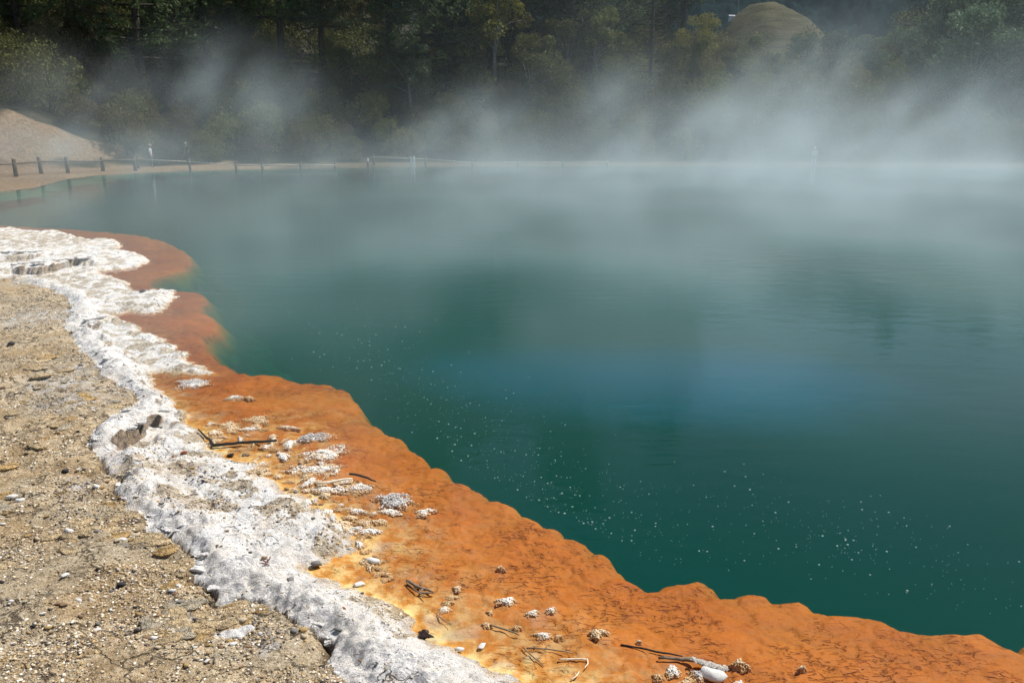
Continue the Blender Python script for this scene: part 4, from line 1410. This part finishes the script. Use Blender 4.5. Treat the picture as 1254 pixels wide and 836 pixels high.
clump(856, 825, 26, 0.03, 0.009, M_KNOB_G, "grey knobbly crust between the branch and the big white stone", aspect=0.6)
clump(905, 838, 22, 0.03, 0.009, M_KNOB_W, "knobbly white crust on the far side of the big white stone", aspect=0.7)
clump(806, 828, 16, 0.02, 0.007, M_KNOB_C, "cream crumbs scattered inshore of the white lump", "cream crumbs by the branch", aspect=0.6)
clump(840, 836, 30, 0.025, 0.008, M_KNOB_C, "cream crumbs scattered inshore of the white lump", "cream crumbs by the branch", aspect=0.5)

# nubs in the ochre marsh and along the edge of the crust: alike, only their place tells them apart
NUBS = [clump_mesh(900 + k, 0.09 + 0.05 * (k % 3), 0.07 + 0.03 * (k % 2), 0.026, 0.010, (M_KNOB_W, M_KNOB_C)[k % 2]) for k in range(6)]
cnt = 0
tries = 0
MARSH = [(255, 522), (330, 520), (420, 580), (470, 640), (445, 660), (470, 700), (440, 690), (400, 640), (330, 590), (290, 565), (262, 545)]
while cnt < 120 and tries < 5000:
    tries += 1
    px, py = random.uniform(250, 475), random.uniform(505, 705)
    if not inside(np.array([[px, py]]), MARSH)[0]: continue
    p = unproj(px, py)
    s_b = sd(np.array([[p.x, p.y]]), B_near, B_poly)[0]
    if s_b > 0.06 or s_b < -1.1: continue
    k = random.randrange(6)
    o = link("sinter_nub", NUBS[k]); o.location = (p.x, p.y, min(ground_z(p.x, p.y), 0.05) - 0.002); o.rotation_euler.z = random.random() * 6.28
    s = random.uniform(0.35, 1.1); o.scale = (s, s * random.uniform(0.6, 1.2), s * 1.25)
    tone = "white" if k % 2 == 0 else "cream"
    tag(o, f"small {tone} sinter nub among many in the ochre shallows", "sinter", f"{tone} nubs in the ochre shallows")
    cnt += 1
for i in range(26):          # beads where the crust meets the shallows near the twig
    t = random.random()
    px, py = 430 + 50 * t + random.uniform(-6, 10), 655 + 62 * t + random.uniform(-5, 5)
    p = unproj(px, py)
    o = link("sinter_nub", NUBS[1 + 2 * random.randrange(3)]); o.location = (p.x, p.y, -0.008); o.rotation_euler.z = random.random() * 6.28
    s = random.uniform(0.3, 0.6); o.scale = (s, s, s)
    tag(o, "cream sinter bead where white crust meets yellow shallows", "sinter", "beads along the crust edge")


def stone_mat(name, col, rough=0.85, spec=0.3):
    return simple_mat(name, col, rough, 0.3, 25, 0.5, 0.006, spec)


S_MATS = {"white": stone_mat("white_stone", (0.72, 0.69, 0.64)), "cream": stone_mat("cream_stone", (0.52, 0.43, 0.30)), "ochre": stone_mat("ochre_stone", (0.38, 0.25, 0.10)),
          "grey": stone_mat("grey_stone", (0.20, 0.19, 0.18)), "dark": stone_mat("dark_stone", (0.045, 0.04, 0.04)), "brown": stone_mat("brown_stone", (0.24, 0.15, 0.085)),
          "red": stone_mat("red_stone", (0.34, 0.11, 0.045))}
ROCKS = {}
for c, m in S_MATS.items():
    ROCKS[c] = []
    for k in range(3):
        v, f = rock_arrays(600 + k * 13 + len(c), 2, 0.5, 0.60)
        ROCKS[c].append(np_mesh("loose_stone", v, f, m, False))


def stone(px, py, wpx, colour, label, group=None, z=0.12, k=0, sink=0.25):
    p = unproj(px, py, z)
    for it in range(3):
        zz = ground_z(p.x, p.y)
        p = unproj(px, py, zz)
    s = wpx * px_size(px, py, zz) * 0.5
    o = link("loose_stone", ROCKS[colour][k % 3])
    o.location = (p.x, p.y, max(zz, -0.02) + s * 0.45 * (1 - sink))
    o.scale = (s, s, s)
    o.rotation_euler = (random.uniform(-.2, .2), random.uniform(-.2, .2), random.uniform(-.5, .5))
    return tag(o, label, "stone", group)


stone(281, 559, 13, "dark", "charcoal oval stone resting on the white terrace")
stone(175, 358, 9, "dark", "dark pointed stone on the rim between two white tongues", k=1)
stone(235, 574, 9, "ochre", "round tan stone on the white terrace below the charcoal one")
stone(224, 556, 11, "red", "rusty red chip beside the charcoal stone", k=1)
stone(301, 558, 9, "brown", "brown chip in the grey rubble by the bent stick", k=2)
stone(15, 611, 16, "white", "bright white angular block at the edge of the tan gravel", k=1)
stone(24, 614, 11, "white", "smaller white chip against the bright white block", k=2)
stone(119, 598, 13, "white", "white angular chip beside the crust's broken edge", k=1)
stone(132, 616, 7, "white", "little white cube of sinter below the broken crust edge")
stone(297, 761, 14, "cream", "cream pebble just above the flat white slab", k=1)
stone(270, 778, 9, "dark", "dark chip against the side of the flat white slab", k=2)
stone(161, 662, 10, "ochre", "ochre pebble on the smooth grey mud patch")
stone(149, 717, 14, "dark", "black angular hole stone in the cracked tan ground", k=1)
stone(356, 711, 12, "grey", "bluish grey stone on top of the white ridge", k=1)
stone(389, 692, 18, "grey", "grey stone block stuck in the crust by the yellow pool", k=2)
stone(457, 690, 20, "white", "knobbly white stone at the edge of the yellow shallows", k=1)
stone(440, 717, 18, "white", "flat white stone lying in the yellow shallows", k=0, sink=.6)
stone(458, 782, 9, "grey", "small oval grey pebble on the white ridge")
stone(872, 832, 32, "white", "big clean white stone next to the crusted branch", k=2, sink=0.0)
stone(591, 793, 15, "white", "white stone with dark underside in the yellow shallows", k=0)
stone(563, 797, 14, "white", "pale stone against the white crust by the yellow shallows", k=1)
stone(413, 772, 16, "grey", "grey stone wedged in the crust notch", k=0)
stone(360, 773, 11, "grey", "grey chip in the tan mud below the crust", k=1)
stone(80, 706, 13, "white", "white flat chip among dark pebbles on the gravel", k=0)

# loose stones on the tan gravel
cnt, tries = 0, 0
while cnt < 230 and tries < 4000:
    tries += 1
    px, py = random.uniform(0, 430), 380 + 456 * random.random() ** 0.55
    p = unproj(px, py, 0.13)
    if -sd(np.array([[p.x, p.y]]), A_line, A_poly)[0] > -0.03: continue
    if vnoise(np.array([p.x * 1.5]), np.array([p.y * 1.5]), 5)[0] < -0.15: continue
    c = random.choices(["white", "cream", "ochre", "grey", "dark", "brown"], [4, 7, 3, 3, 1.2, 4])[0]
    stone(px, py, 4.5 + 7.5 * random.random() ** 2, c, f"small {c} stone lying loose on the tan gravel", f"{c} loose stones on the gravel", k=random.randrange(3), sink=0.4)
    cnt += 1
# chips on the white crust
cnt, tries = 0, 0
while cnt < 60 and tries < 4000:
    tries += 1
    px, py = random.uniform(140, 480), random.uniform(500, 836)
    p = unproj(px, py, 0.12)
    q = np.array([[p.x, p.y]])
    if -sd(q, A_line, A_poly)[0] < 0.1 or sd(q, B_near, B_poly)[0] < 0.06: continue
    c = random.choices(["cream", "grey", "brown", "red", "dark"], [3, 3, 3, 1, 1.5])[0]
    stone(px, py, random.uniform(4, 8), c, f"small {c} chip lying on the white crust", f"{c} chips on the white crust", k=random.randrange(3), sink=0.4)
    cnt += 1


# broken plates of crust and dried mud with ragged edges
def plate_mesh(seed, mat, name, thick=0.10):
    r = np.random.default_rng(seed)
    n = 16
    a = np.arange(n) * 2 * math.pi / n + r.normal(size=n) * 0.08
    q = 1 + 0.22 * np.sin(2 * a + r.random() * 6) + 0.16 * np.sin(3 * a + r.random() * 6) + 0.10 * r.normal(size=n)
    ring = np.stack([np.cos(a) * q, np.sin(a) * q * 0.62], 1)
    V, rows = [], []
    for sc, z in ((0.80, -1.6 * thick), (0.97, -0.1 * thick), (1.0, 0.45 * thick), (0.90, 0.95 * thick), (0.55, 1.15 * thick)):
        rows.append(len(V))
        for k in range(n):
            V.append((ring[k, 0] * sc, ring[k, 1] * sc, z + thick * 0.35 * r.normal() * (z > 0)))
    F = []
    for i in range(4):
        for k in range(n):
            F.append((rows[i] + k, rows[i] + (k + 1) % n, rows[i + 1] + (k + 1) % n, rows[i + 1] + k))
    V.append((0, 0, 1.2 * thick)); c = len(V) - 1
    tri = [(rows[4] + k, rows[4] + (k + 1) % n, c) for k in range(n)]
    m = bpy.data.meshes.new(name)
    m.from_pydata(V, [], F + tri)
    m.materials.append(mat)
    m.update()
    return m


M_PL_TAN = simple_mat("tan_mud_plate", (0.60, 0.45, 0.26), 0.92, 0.35, 1.6, 1.0, 0.06)
M_PL_OCH = simple_mat("ochre_mud_plate", (0.50, 0.33, 0.14), 0.92, 0.35, 1.6, 1.0, 0.06)
M_PL_GRY = simple_mat("grey_mud_plate", (0.46, 0.39, 0.28), 0.92, 0.3, 1.6, 1.0, 0.06)
M_PL_WHT = M_WHITE_FREE
PLATES = {"tan": [plate_mesh(700 + k, M_PL_TAN, "mud_plate", 0.12) for k in range(3)], "ochre": [plate_mesh(710 + k, M_PL_OCH, "mud_plate", 0.12) for k in range(3)],
          "grey": [plate_mesh(720 + k, M_PL_GRY, "mud_plate", 0.10) for k in range(3)], "white": [plate_mesh(730 + k, M_PL_WHT, "crust_plate", 0.14) for k in range(4)]}


def plate(px, py, wpx, colour, label, group=None, lift=0.0, tilt=0.08, asp=1.0, rz=None):
    p = unproj(px, py, 0.12)
    for it in range(3):
        zz = ground_z(p.x, p.y)
        p = unproj(px, py, zz)
    sz = wpx * px_size(px, py, zz) * 0.5
    ms = PLATES[colour]
    o = link(ms[0].name.split(".")[0], ms[random.randrange(len(ms))])
    o.location = (p.x, p.y, zz + lift)
    o.scale = (sz, sz * asp, min(sz, 0.10))
    o.rotation_euler = (random.uniform(-tilt, tilt), random.uniform(-tilt, tilt), random.uniform(-.6, .6) if rz is None else rz)
    return tag(o, label, "crust" if colour == "white" else "mud plate", group)


plate(290, 776, 46, "white", "large flat white slab set in the tan ground", tilt=0.03)
cnt, tries = 0, 0
while cnt < 120 and tries < 4000:
    tries += 1
    px, py = random.uniform(0, 420), 400 + 436 * random.random() ** 0.6
    p = unproj(px, py, 0.13)
    if -sd(np.array([[p.x, p.y]]), A_line, A_poly)[0] > -0.06: continue
    if vnoise(np.array([p.x * 0.9]), np.array([p.y * 0.9]), 45)[0] < -0.05: continue
    c = random.choices(["tan", "ochre", "grey"], [5, 3, 2])[0]
    plate(px, py, random.uniform(10, 34) * (0.5 + py / 1000), c, f"thin {c} plate of dried mud lifting from the gravel", f"{c} mud plates on the gravel", -0.004, 0.05)
    cnt += 1
Awl = np.array(lay(A_PX, 0.13))
cnt, tries = 0, 0
while cnt < 36 and tries < 3000:
    tries += 1
    i = random.randrange(4, len(A_PX) - 5)
    t = random.random()
    px = A_PX[i][0] * (1 - t) + A_PX[i + 1][0] * t + random.uniform(-1, 22)
    py = A_PX[i][1] * (1 - t) + A_PX[i + 1][1] * t + random.uniform(-12, 4)
    p = unproj(px, py, 0.13)
    if -sd(np.array([[p.x, p.y]]), A_line, A_poly)[0] < 0.01: continue
    plate(px, py, random.uniform(7, 20) * (0.35 + py / 900), "white", "ragged white crust plate along the broken landward edge of the rim", "crust plates along the landward edge", 0.004, 0.12)
    cnt += 1
for (x0, y0, x1, y1, n_) in [(18, 327, 112, 318, 16), (4, 312, 46, 311, 7), (104, 396, 128, 391, 5), (150, 534, 212, 502, 9)]:
    for k in range(n_):
        t = (k + random.random() * 0.6) / n_
        plate(x0 + (x1 - x0) * t, y0 + (y1 - y0) * t - 2.5, random.uniform(9, 18), "white", "white crust plate jutting over a dark hollow in the rim", "crust plates over the hollows", 0.025, 0.1)

# fine gravel: uncountable, one object
def gravel():
    n = 76000
    r = np.random.default_rng(21)
    az = r.uniform(R(-38), R(10), n * 3)
    d = np.exp(r.uniform(math.log(3.0), math.log(17.0), n * 3))
    P = np.stack([d * np.sin(az), d * np.cos(az)], 1)
    z, sA, sB, sC, *_ = near_height(P)
    dens = sstep(-0.35, 0.35, fbm(P[:, 0] * 1.1, P[:, 1] * 1.1, 4, 64))
    dens = 0.12 + 0.88 * dens
    inw = np.where(sA > 0, 0.10 + 0.5 * sstep(0.1, 0.4, fbm(P[:, 0] * 1.9 + 4, P[:, 1] * 1.9, 4, 83)) * sstep(0.3, 0.5, sA), 1.0)
    for (px, py, rad) in [(205, 577, 0.34), (215, 605, 0.22), (178, 572, 0.30), (258, 618, 0.25), (180, 535, 0.25), (285, 548, 0.2)]:
        c = unproj(px, py, 0.1)
        inw = np.where(sA > 0, np.maximum(inw, np.exp(-((P[:, 0] - c.x) ** 2 + (P[:, 1] - c.y) ** 2) / rad ** 2)), inw)
    ok = (r.random(n * 3) < dens * inw) & (sB > 0.03)
    P, z, dd = P[ok][:n], z[ok][:n], np.hypot(P[ok][:n, 0], P[ok][:n, 1])
    n = len(P)
    size = (0.0042 + 0.012 * r.random(n) ** 3.2) * (0.75 + 0.075 * dd)
    variants = []
    for k in range(6):
        v, f = rock_arrays(50 + k, 1, 0.42, 0.4)
        variants.append(v)
    variants = np.array(variants)
    which = r.integers(0, 6, n)
    a = r.random(n) * 6.283
    V = variants[which] * size[:, None, None]
    ca, sa = np.cos(a)[:, None], np.sin(a)[:, None]
    X = V[:, :, 0] * ca - V[:, :, 1] * sa + P[:, 0][:, None]
    Y = V[:, :, 0] * sa + V[:, :, 1] * ca + P[:, 1][:, None]
    Z = V[:, :, 2] + z[:, None] + size[:, None] * 0.15
    nv = variants.shape[1]
    verts = np.stack([X, Y, Z], -1).reshape(-1, 3)
    faces = (ICO1[1][None] + (np.arange(n) * nv)[:, None, None]).reshape(-1, 3)
    pal = np.array([(0.74, 0.68, 0.57), (0.60, 0.49, 0.34), (0.44, 0.325, 0.19), (0.30, 0.22, 0.14), (0.46, 0.31, 0.14), (0.13, 0.10, 0.08), (0.34, 0.31, 0.26)])
    ci = r.choice(7, n, p=[0.14, 0.24, 0.20, 0.16, 0.09, 0.10, 0.07])
    col = pal[ci] * (0.75 + 0.5 * r.random((n, 1)))
    col = np.repeat(np.column_stack([col, np.ones(n)]), nv, 0)
    t = NT("gravel_stone")
    _, _, _, c, _ = t.attr("zone")
    m = t.surf(t.principled(c, 0.9, None, 0.2))
    return tag(link("gravel", np_mesh("gravel", verts, faces, m, False, col)), kind="stuff")


gravel()

# sticks and twigs
M_BLACKWOOD = simple_mat("charred_wood", (0.022, 0.018, 0.015), 0.7, 0.3, 20, 0.5, 0.004)
M_TWIG = simple_mat("grey_brown_twig", (0.20, 0.145, 0.10), 0.9, 0.35, 20, 0.5, 0.004)
M_PALETWIG = simple_mat("pale_crusted_twig", (0.70, 0.60, 0.45), 0.9, 0.2, 30, 0.6, 0.004)


def stick(name, px_pts, rads, mat, label, lift=0.02, extra=(), cat="stick", n=6):
    base = unproj(*px_pts[0], 0.03)
    mb = MB()
    for pts, rr in [(px_pts, rads)] + list(extra):
        W = []
        for q in pts:
            p = unproj(q[0], q[1], 0.02)
            zz = max(ground_z(p.x, p.y), -0.005) + lift + (q[2] if len(q) > 2 else 0)
            W.append(unproj(q[0], q[1], zz) - base)
        # a little irregular between the given points
        dense, dr = [], []
        for i in range(len(W) - 1):
            for s in range(3):
                t = s / 3
                w = W[i].lerp(W[i + 1], t)
                if s: w += Vector((random.uniform(-1, 1), random.uniform(-1, 1), random.uniform(-.3, .8))) * rr[i] * 0.7
                dense.append(w); dr.append(rr[i] * (1 - t) + rr[i + 1] * t)
        dense.append(W[-1]); dr.append(rr[-1])
        mb.tube(dense, dr, n, 0.2)
    o = mb.build(name, mat, None, True)
    o.location = base
    return tag(o, label, cat)


stick("stick", [(243, 526), (253, 536), (262, 545)], [0.008, 0.012, 0.014], M_BLACKWOOD, "bent black charred stick lying across the white crust edge", 0.03,
      [([(261, 545), (285, 543), (312, 540.5), (339, 539)], [0.016, 0.015, 0.014, 0.012])])
stick("stick", [(428, 580), (444, 583), (460, 589)], [0.010, 0.010, 0.006], M_BLACKWOOD, "thin black stick lying on a white sinter clump", 0.05)
stick("stick", [(388, 592), (410, 589), (432, 586)], [0.012, 0.011, 0.008], M_PALETWIG, "pale crusted twig lying over the white sinter bar", 0.05)
stick("twig", [(498, 711), (509, 717), (520, 721), (531, 725)], [0.010, 0.012, 0.011, 0.005], M_TWIG, "forked grey brown twig stranded on the orange shelf", 0.02,
      [([(514, 718), (517, 711, 0.02)], [0.010, 0.007]), ([(498, 712), (508, 722), (522, 731)], [0.006, 0.005, 0.003]), ([(518, 721), (514, 725), (531, 726)], [0.008, 0.008, 0.004])], "twig")
stick("twig", [(535, 752), (542, 758), (552, 765)], [0.004, 0.004, 0.002], M_TWIG, "hair thin dark twig on the yellow shallows", 0.008, (), "twig")
stick("twig", [(600, 765), (615, 769), (636, 777)], [0.005, 0.006, 0.004], M_TWIG, "thin sunken twig strung with cream nubs", 0.01, (), "twig")
stick("twig", [(640, 792), (652, 803), (666, 815)], [0.004, 0.004, 0.003], M_TWIG, "dark thread of twig leading away from the white stones", 0.008, (), "twig")
stick("twig", [(645, 793), (670, 794), (700, 799)], [0.004, 0.004, 0.003], M_TWIG, "level brown twig in the yellow shallows", 0.008, (), "twig")
stick("twig", [(684, 807), (700, 806.5), (718, 807)], [0.005, 0.005, 0.005], M_PALETWIG, "straight pale twig end by a white squiggle", 0.01,
      [([(719, 806), (720, 812), (716, 818)], [0.004, 0.004, 0.002])], "twig")
stick("twig", [(700, 832), (706, 827), (709, 822)], [0.004, 0.004, 0.003], M_PALETWIG, "short white branching twig in the yellow shallows", 0.01,
      [([(704, 829), (698, 831)], [0.003, 0.002]), ([(706, 827), (704, 823)], [0.003, 0.002])], "twig")
stick("branch", [(806, 805), (830, 806), (846, 807), (862, 813), (878, 817), (890, 820)], [0.008, 0.010, 0.014, 0.016, 0.016, 0.012], M_TWIG, "crusted dark branch lying in the orange shallows", 0.012, (), "branch")
stick("branch", [(760, 789), (785, 793), (812, 799), (836, 803)], [0.005, 0.006, 0.006, 0.004], M_BLACKWOOD, "dark sunken branch leading to the crusted branch", 0.004, (), "branch")
stick("twig", [(328, 684), (325, 690), (330, 692)], [0.004, 0.005, 0.004], stone_mat("dull_red_wood", (0.16, 0.08, 0.07)), "dull red weathered sprig stuck on the white ridge", 0.02,
      [([(326, 689), (320, 684, 0.03)], [0.005, 0.003]), ([(327, 689), (331, 681, 0.04)], [0.005, 0.003]), ([(326, 690), (318, 689)], [0.004, 0.002])], "twig")
stick("stick", [(200, 599), (207, 601), (212, 601)], [0.010, 0.012, 0.008], M_BLACKWOOD, "short black chunk of stick in the gravel on the crust", 0.01)
stick("stick", [(224, 609), (233, 606), (242, 605)], [0.006, 0.007, 0.004], M_TWIG, "short brown stick on the gravelly part of the crust", 0.012)

# crust of knobs on the branch
for i, t in enumerate(np.linspace(0.05, 0.98, 16)):
    px = 846 + 44 * t; py = 807 + 13 * t
    p = unproj(px, py + random.uniform(-2, 1.5), 0.025)
    o = link("sinter_nub", NUBS[2 * (i % 3)]); o.location = p; o.rotation_euler.z = random.random() * 6
    o.scale = (0.28, 0.28, 0.5)
    tag(o, "white sinter bead grown on the crusted branch", "sinter", "beads on the crusted branch")

# charred log end by the crust
p = unproj(521, 775, 0.03)
v, f = rock_arrays(79, 3, 0.8, 0.75, True)
w = 31 * px_size(521, 775) * 0.5
o = link("charred_lump", np_mesh("charred_lump", v * np.array([w, w * 0.75, w * 0.75]), f, simple_mat("wet_char", (0.035, 0.016, 0.012), 0.4, 0.4, 30, 0.8, 0.008, 0.5), False))
o.location = (p.x, p.y, 0.02)
o.rotation_euler.z = -0.5
tag(o, "lump of charred black wood against the white crust", "wood")

# ------------------------------------------------------------------ gas bubbles on the water: uncountable, one object
def bubbles():
    r = np.random.default_rng(5)
    pts = []
    def band(n, ax, ay, bx_, by_, sx, sy):
        for i in range(n):
            t = r.random()
            pts.append((ax + (bx_ - ax) * t + r.normal() * sx, ay + (by_ - ay) * t + r.normal() * sy))
    band(260, 400, 400, 560, 520, 30, 26)
    band(330, 540, 480, 700, 640, 45, 40)
    band(170, 640, 600, 800, 690, 40, 26)
    band(170, 760, 590, 1080, 650, 70, 30)
    band(170, 900, 640, 1254, 720, 60, 26)
    band(60, 380, 360, 520, 420, 40, 18)
    V, F, off = [], [], 0
    v, f = ICO1
    for px, py in pts:
        if py < 345 or py > 800: continue
        p = unproj(px, py)
        if sd(np.array([[p.x, p.y]]), C_line, C_poly)[0] > -0.12: continue
        s = 0.0030 + 0.0075 * r.random() ** 5
        s *= 0.75 + 0.05 * p.y
        vv = v * np.array([s, s, s * 0.8]) + np.array([p.x, p.y, 0.001])
        V.append(vv); F.append(f + off); off += len(v)
    t = NT("foam_bubble")
    m = t.surf(t.principled((0.27, 0.37, 0.33), 0.15, None, 0.5))
    return tag(link("bubbles", np_mesh("bubbles", np.vstack(V), np.vstack(F), m)), kind="stuff")


bubbles()


# ------------------------------------------------------------------ steam rising from the pool: a real volume
def steam():
    X0, X1, Y0, Y1, Z0, Z1 = -62.0, 78.0, 5.0, 76.0, 0.02, 17.0
    mat = bpy.data.materials.new("steam")
    mat.use_nodes = True
    nt = mat.node_tree
    nt.nodes.clear()
    out = nt.nodes.new("ShaderNodeOutputMaterial")
    pv = nt.nodes.new("ShaderNodeVolumePrincipled")
    pv.inputs["Color"].default_value = (0.80, 0.92, 0.955, 1)
    pv.inputs["Density"].default_value = 1.0
    pv.inputs["Anisotropy"].default_value = 0.1
    nt.links.new(pv.outputs[0], out.inputs["Volume"])
    ng = bpy.data.node_groups.new("steam_density", 'GeometryNodeTree')
    ng.interface.new_socket("Geometry", in_out='OUTPUT', socket_type='NodeSocketGeometry')
    N, Lk = ng.nodes, ng.links

    def put(s, v):
        if isinstance(v, bpy.types.NodeSocket): Lk.new(v, s)
        else: s.default_value = v

    def mth(op, a, b=0.0, c=0.0):
        nd = N.new("ShaderNodeMath"); nd.operation = op
        put(nd.inputs[0], a); put(nd.inputs[1], b); put(nd.inputs[2], c)
        return nd.outputs[0]

    def ss(v, a, b, lo=0.0, hi=1.0):
        nd = N.new("ShaderNodeMapRange"); nd.interpolation_type = 'SMOOTHSTEP'
        for i, q in enumerate((v, a, b, lo, hi)): put(nd.inputs[i], q)
        return nd.outputs[0]

    pos = N.new("GeometryNodeInputPosition").outputs[0]
    sp = N.new("ShaderNodeSeparateXYZ"); Lk.new(pos, sp.inputs[0])
    x, y, z = sp.outputs

    def noise(sx, sy, sz, scale, detail, shear=0.0, off=0.0, rough=0.55):
        cb = N.new("ShaderNodeCombineXYZ")
        put(cb.inputs[0], mth('ADD', mth('MULTIPLY', mth('SUBTRACT', x, mth('MULTIPLY', z, shear)), sx), off))
        put(cb.inputs[1], mth('MULTIPLY', y, sy)); put(cb.inputs[2], mth('MULTIPLY', z, sz))
        nd = N.new("ShaderNodeTexNoise")
        Lk.new(cb.outputs[0], nd.inputs["Vector"])
        nd.inputs["Scale"].default_value = scale; nd.inputs["Detail"].default_value = detail
        nd.inputs["Roughness"].default_value = rough; nd.inputs["Distortion"].default_value = 0.6
        return nd.outputs[0]

    big = noise(1, 0.8, 0.9, 0.085, 3, 0.5, 3.3)
    fine = noise(1, 1, 0.75, 0.24, 4, 0.6, 11.0, 0.6)
    puff = noise(1, 0.9, 1.0, 0.14, 3, 0.4, 23.0)
    wisp = mth('MULTIPLY', ss(big, 0.38, 0.62), ss(fine, 0.40, 0.62))
    yr = mth('MULTIPLY', mth('MULTIPLY', ss(y, *STEAM["near"]), ss(y, 15.0, 30.0, STEAM["boost"], 1.0)), mth('SUBTRACT', 1.0, ss(y, 66.0, 75.0)))
    xr = ss(x, -16.0, 14.0, STEAM["left"], 1.0)
    low = mth('POWER', 2.718, mth('DIVIDE', mth('MULTIPLY', z, -1.0), STEAM["h_low"]))
    high = mth('POWER', 2.718, mth('DIVIDE', mth('MULTIPLY', z, -1.0), ss(x, -25.0, 25.0, STEAM["h_hi_l"], STEAM["h_hi_r"])))
    layer = mth('MULTIPLY', mth('MULTIPLY', low, mth('MULTIPLY', ss(fine, 0.30, 0.66, 0.35, 1.5), ss(puff, 0.36, 0.64, 0.25, 1.6))), STEAM["d_low"])
    tall = mth('MULTIPLY', mth('MULTIPLY', high, wisp), STEAM["d_hi"])
    dens = mth('MULTIPLY', mth('MULTIPLY', mth('ADD', layer, tall), yr), xr)
    # plumes that stand clear of the layer
    for (px, py_, d, rx, rz_, amt) in STEAM["plumes"]:
        c = at_dist(px, py_, d)
        gx = mth('DIVIDE', mth('SUBTRACT', mth('SUBTRACT', x, mth('MULTIPLY', mth('SUBTRACT', z, c.z), 0.3)), c.x), rx)
        gy = mth('DIVIDE', mth('SUBTRACT', y, d), 6.0)
        gz = mth('DIVIDE', mth('SUBTRACT', z, c.z), rz_)
        q = mth('ADD', mth('ADD', mth('MULTIPLY', gx, gx), mth('MULTIPLY', gy, gy)), mth('MULTIPLY', gz, gz))
        gsn = mth('POWER', 2.718, mth('MULTIPLY', q, -1.0))
        dens = mth('ADD', dens, mth('MULTIPLY', mth('MULTIPLY', gsn, ss(fine, 0.40, 0.62)), amt))
    top = mth('SUBTRACT', 1.0, ss(z, 12.0, 16.8))
    edge = mth('MULTIPLY', ss(x, X0, X0 + 12), mth('SUBTRACT', 1.0, ss(x, X1 - 14, X1 - 1)))
    dens = mth('MULTIPLY', mth('MULTIPLY', dens, top), edge)
    dens = mth('MAXIMUM', mth('SUBTRACT', dens, 0.0008), 0.0)
    vc = N.new("GeometryNodeVolumeCube")
    put(vc.inputs["Density"], dens)
    vc.inputs["Min"].default_value = (X0, Y0, Z0)
    vc.inputs["Max"].default_value = (X1, Y1, Z1)
    vc.inputs["Resolution X"].default_value = 230
    vc.inputs["Resolution Y"].default_value = 110
    vc.inputs["Resolution Z"].default_value = 44
    sm = N.new("GeometryNodeSetMaterial")
    sm.inputs["Material"].default_value = mat
    go = N.new("NodeGroupOutput")
    Lk.new(vc.outputs[0], sm.inputs[0]); Lk.new(sm.outputs[0], go.inputs[0])
    me = bpy.data.meshes.new("steam")
    me.materials.append(mat)
    o = link("steam", me)
    md = o.modifiers.new("steam", 'NODES')
    md.node_group = ng
    mat.cycles.volume_step_rate = 2.5
    return tag(o, kind="stuff")


STEAM = dict(near=(4.0, 13.0), boost=1.7, left=0.20, h_low=0.95, h_hi_l=1.6, h_hi_r=2.9, d_low=0.037, d_hi=0.052,
             plumes=[(45, 178, 52, 5.0, 1.5, 0.07), (150, 185, 56, 5.0, 1.3, 0.05), (95, 110, 54, 2.6, 2.2, 0.05), (250, 110, 58, 3.0, 2.8, 0.07), (340, 125, 58, 2.5, 2.2, 0.05), (570, 150, 58, 4.0, 1.8, 0.06), (750, 130, 56, 2.6, 2.2, 0.07),
                     (1015, 95, 58, 2.0, 3.2, 0.06), (1180, 130, 55, 2.2, 2.6, 0.08), (880, 145, 55, 4.0, 2.0, 0.08), (955, 75, 60, 2.2, 2.6, 0.04), (1060, 150, 52, 5.0, 1.9, 0.08), (1000, 180, 52, 17.0, 1.7, 0.045),
                     (560, 190, 50, 12.0, 1.2, 0.03)])
steam()
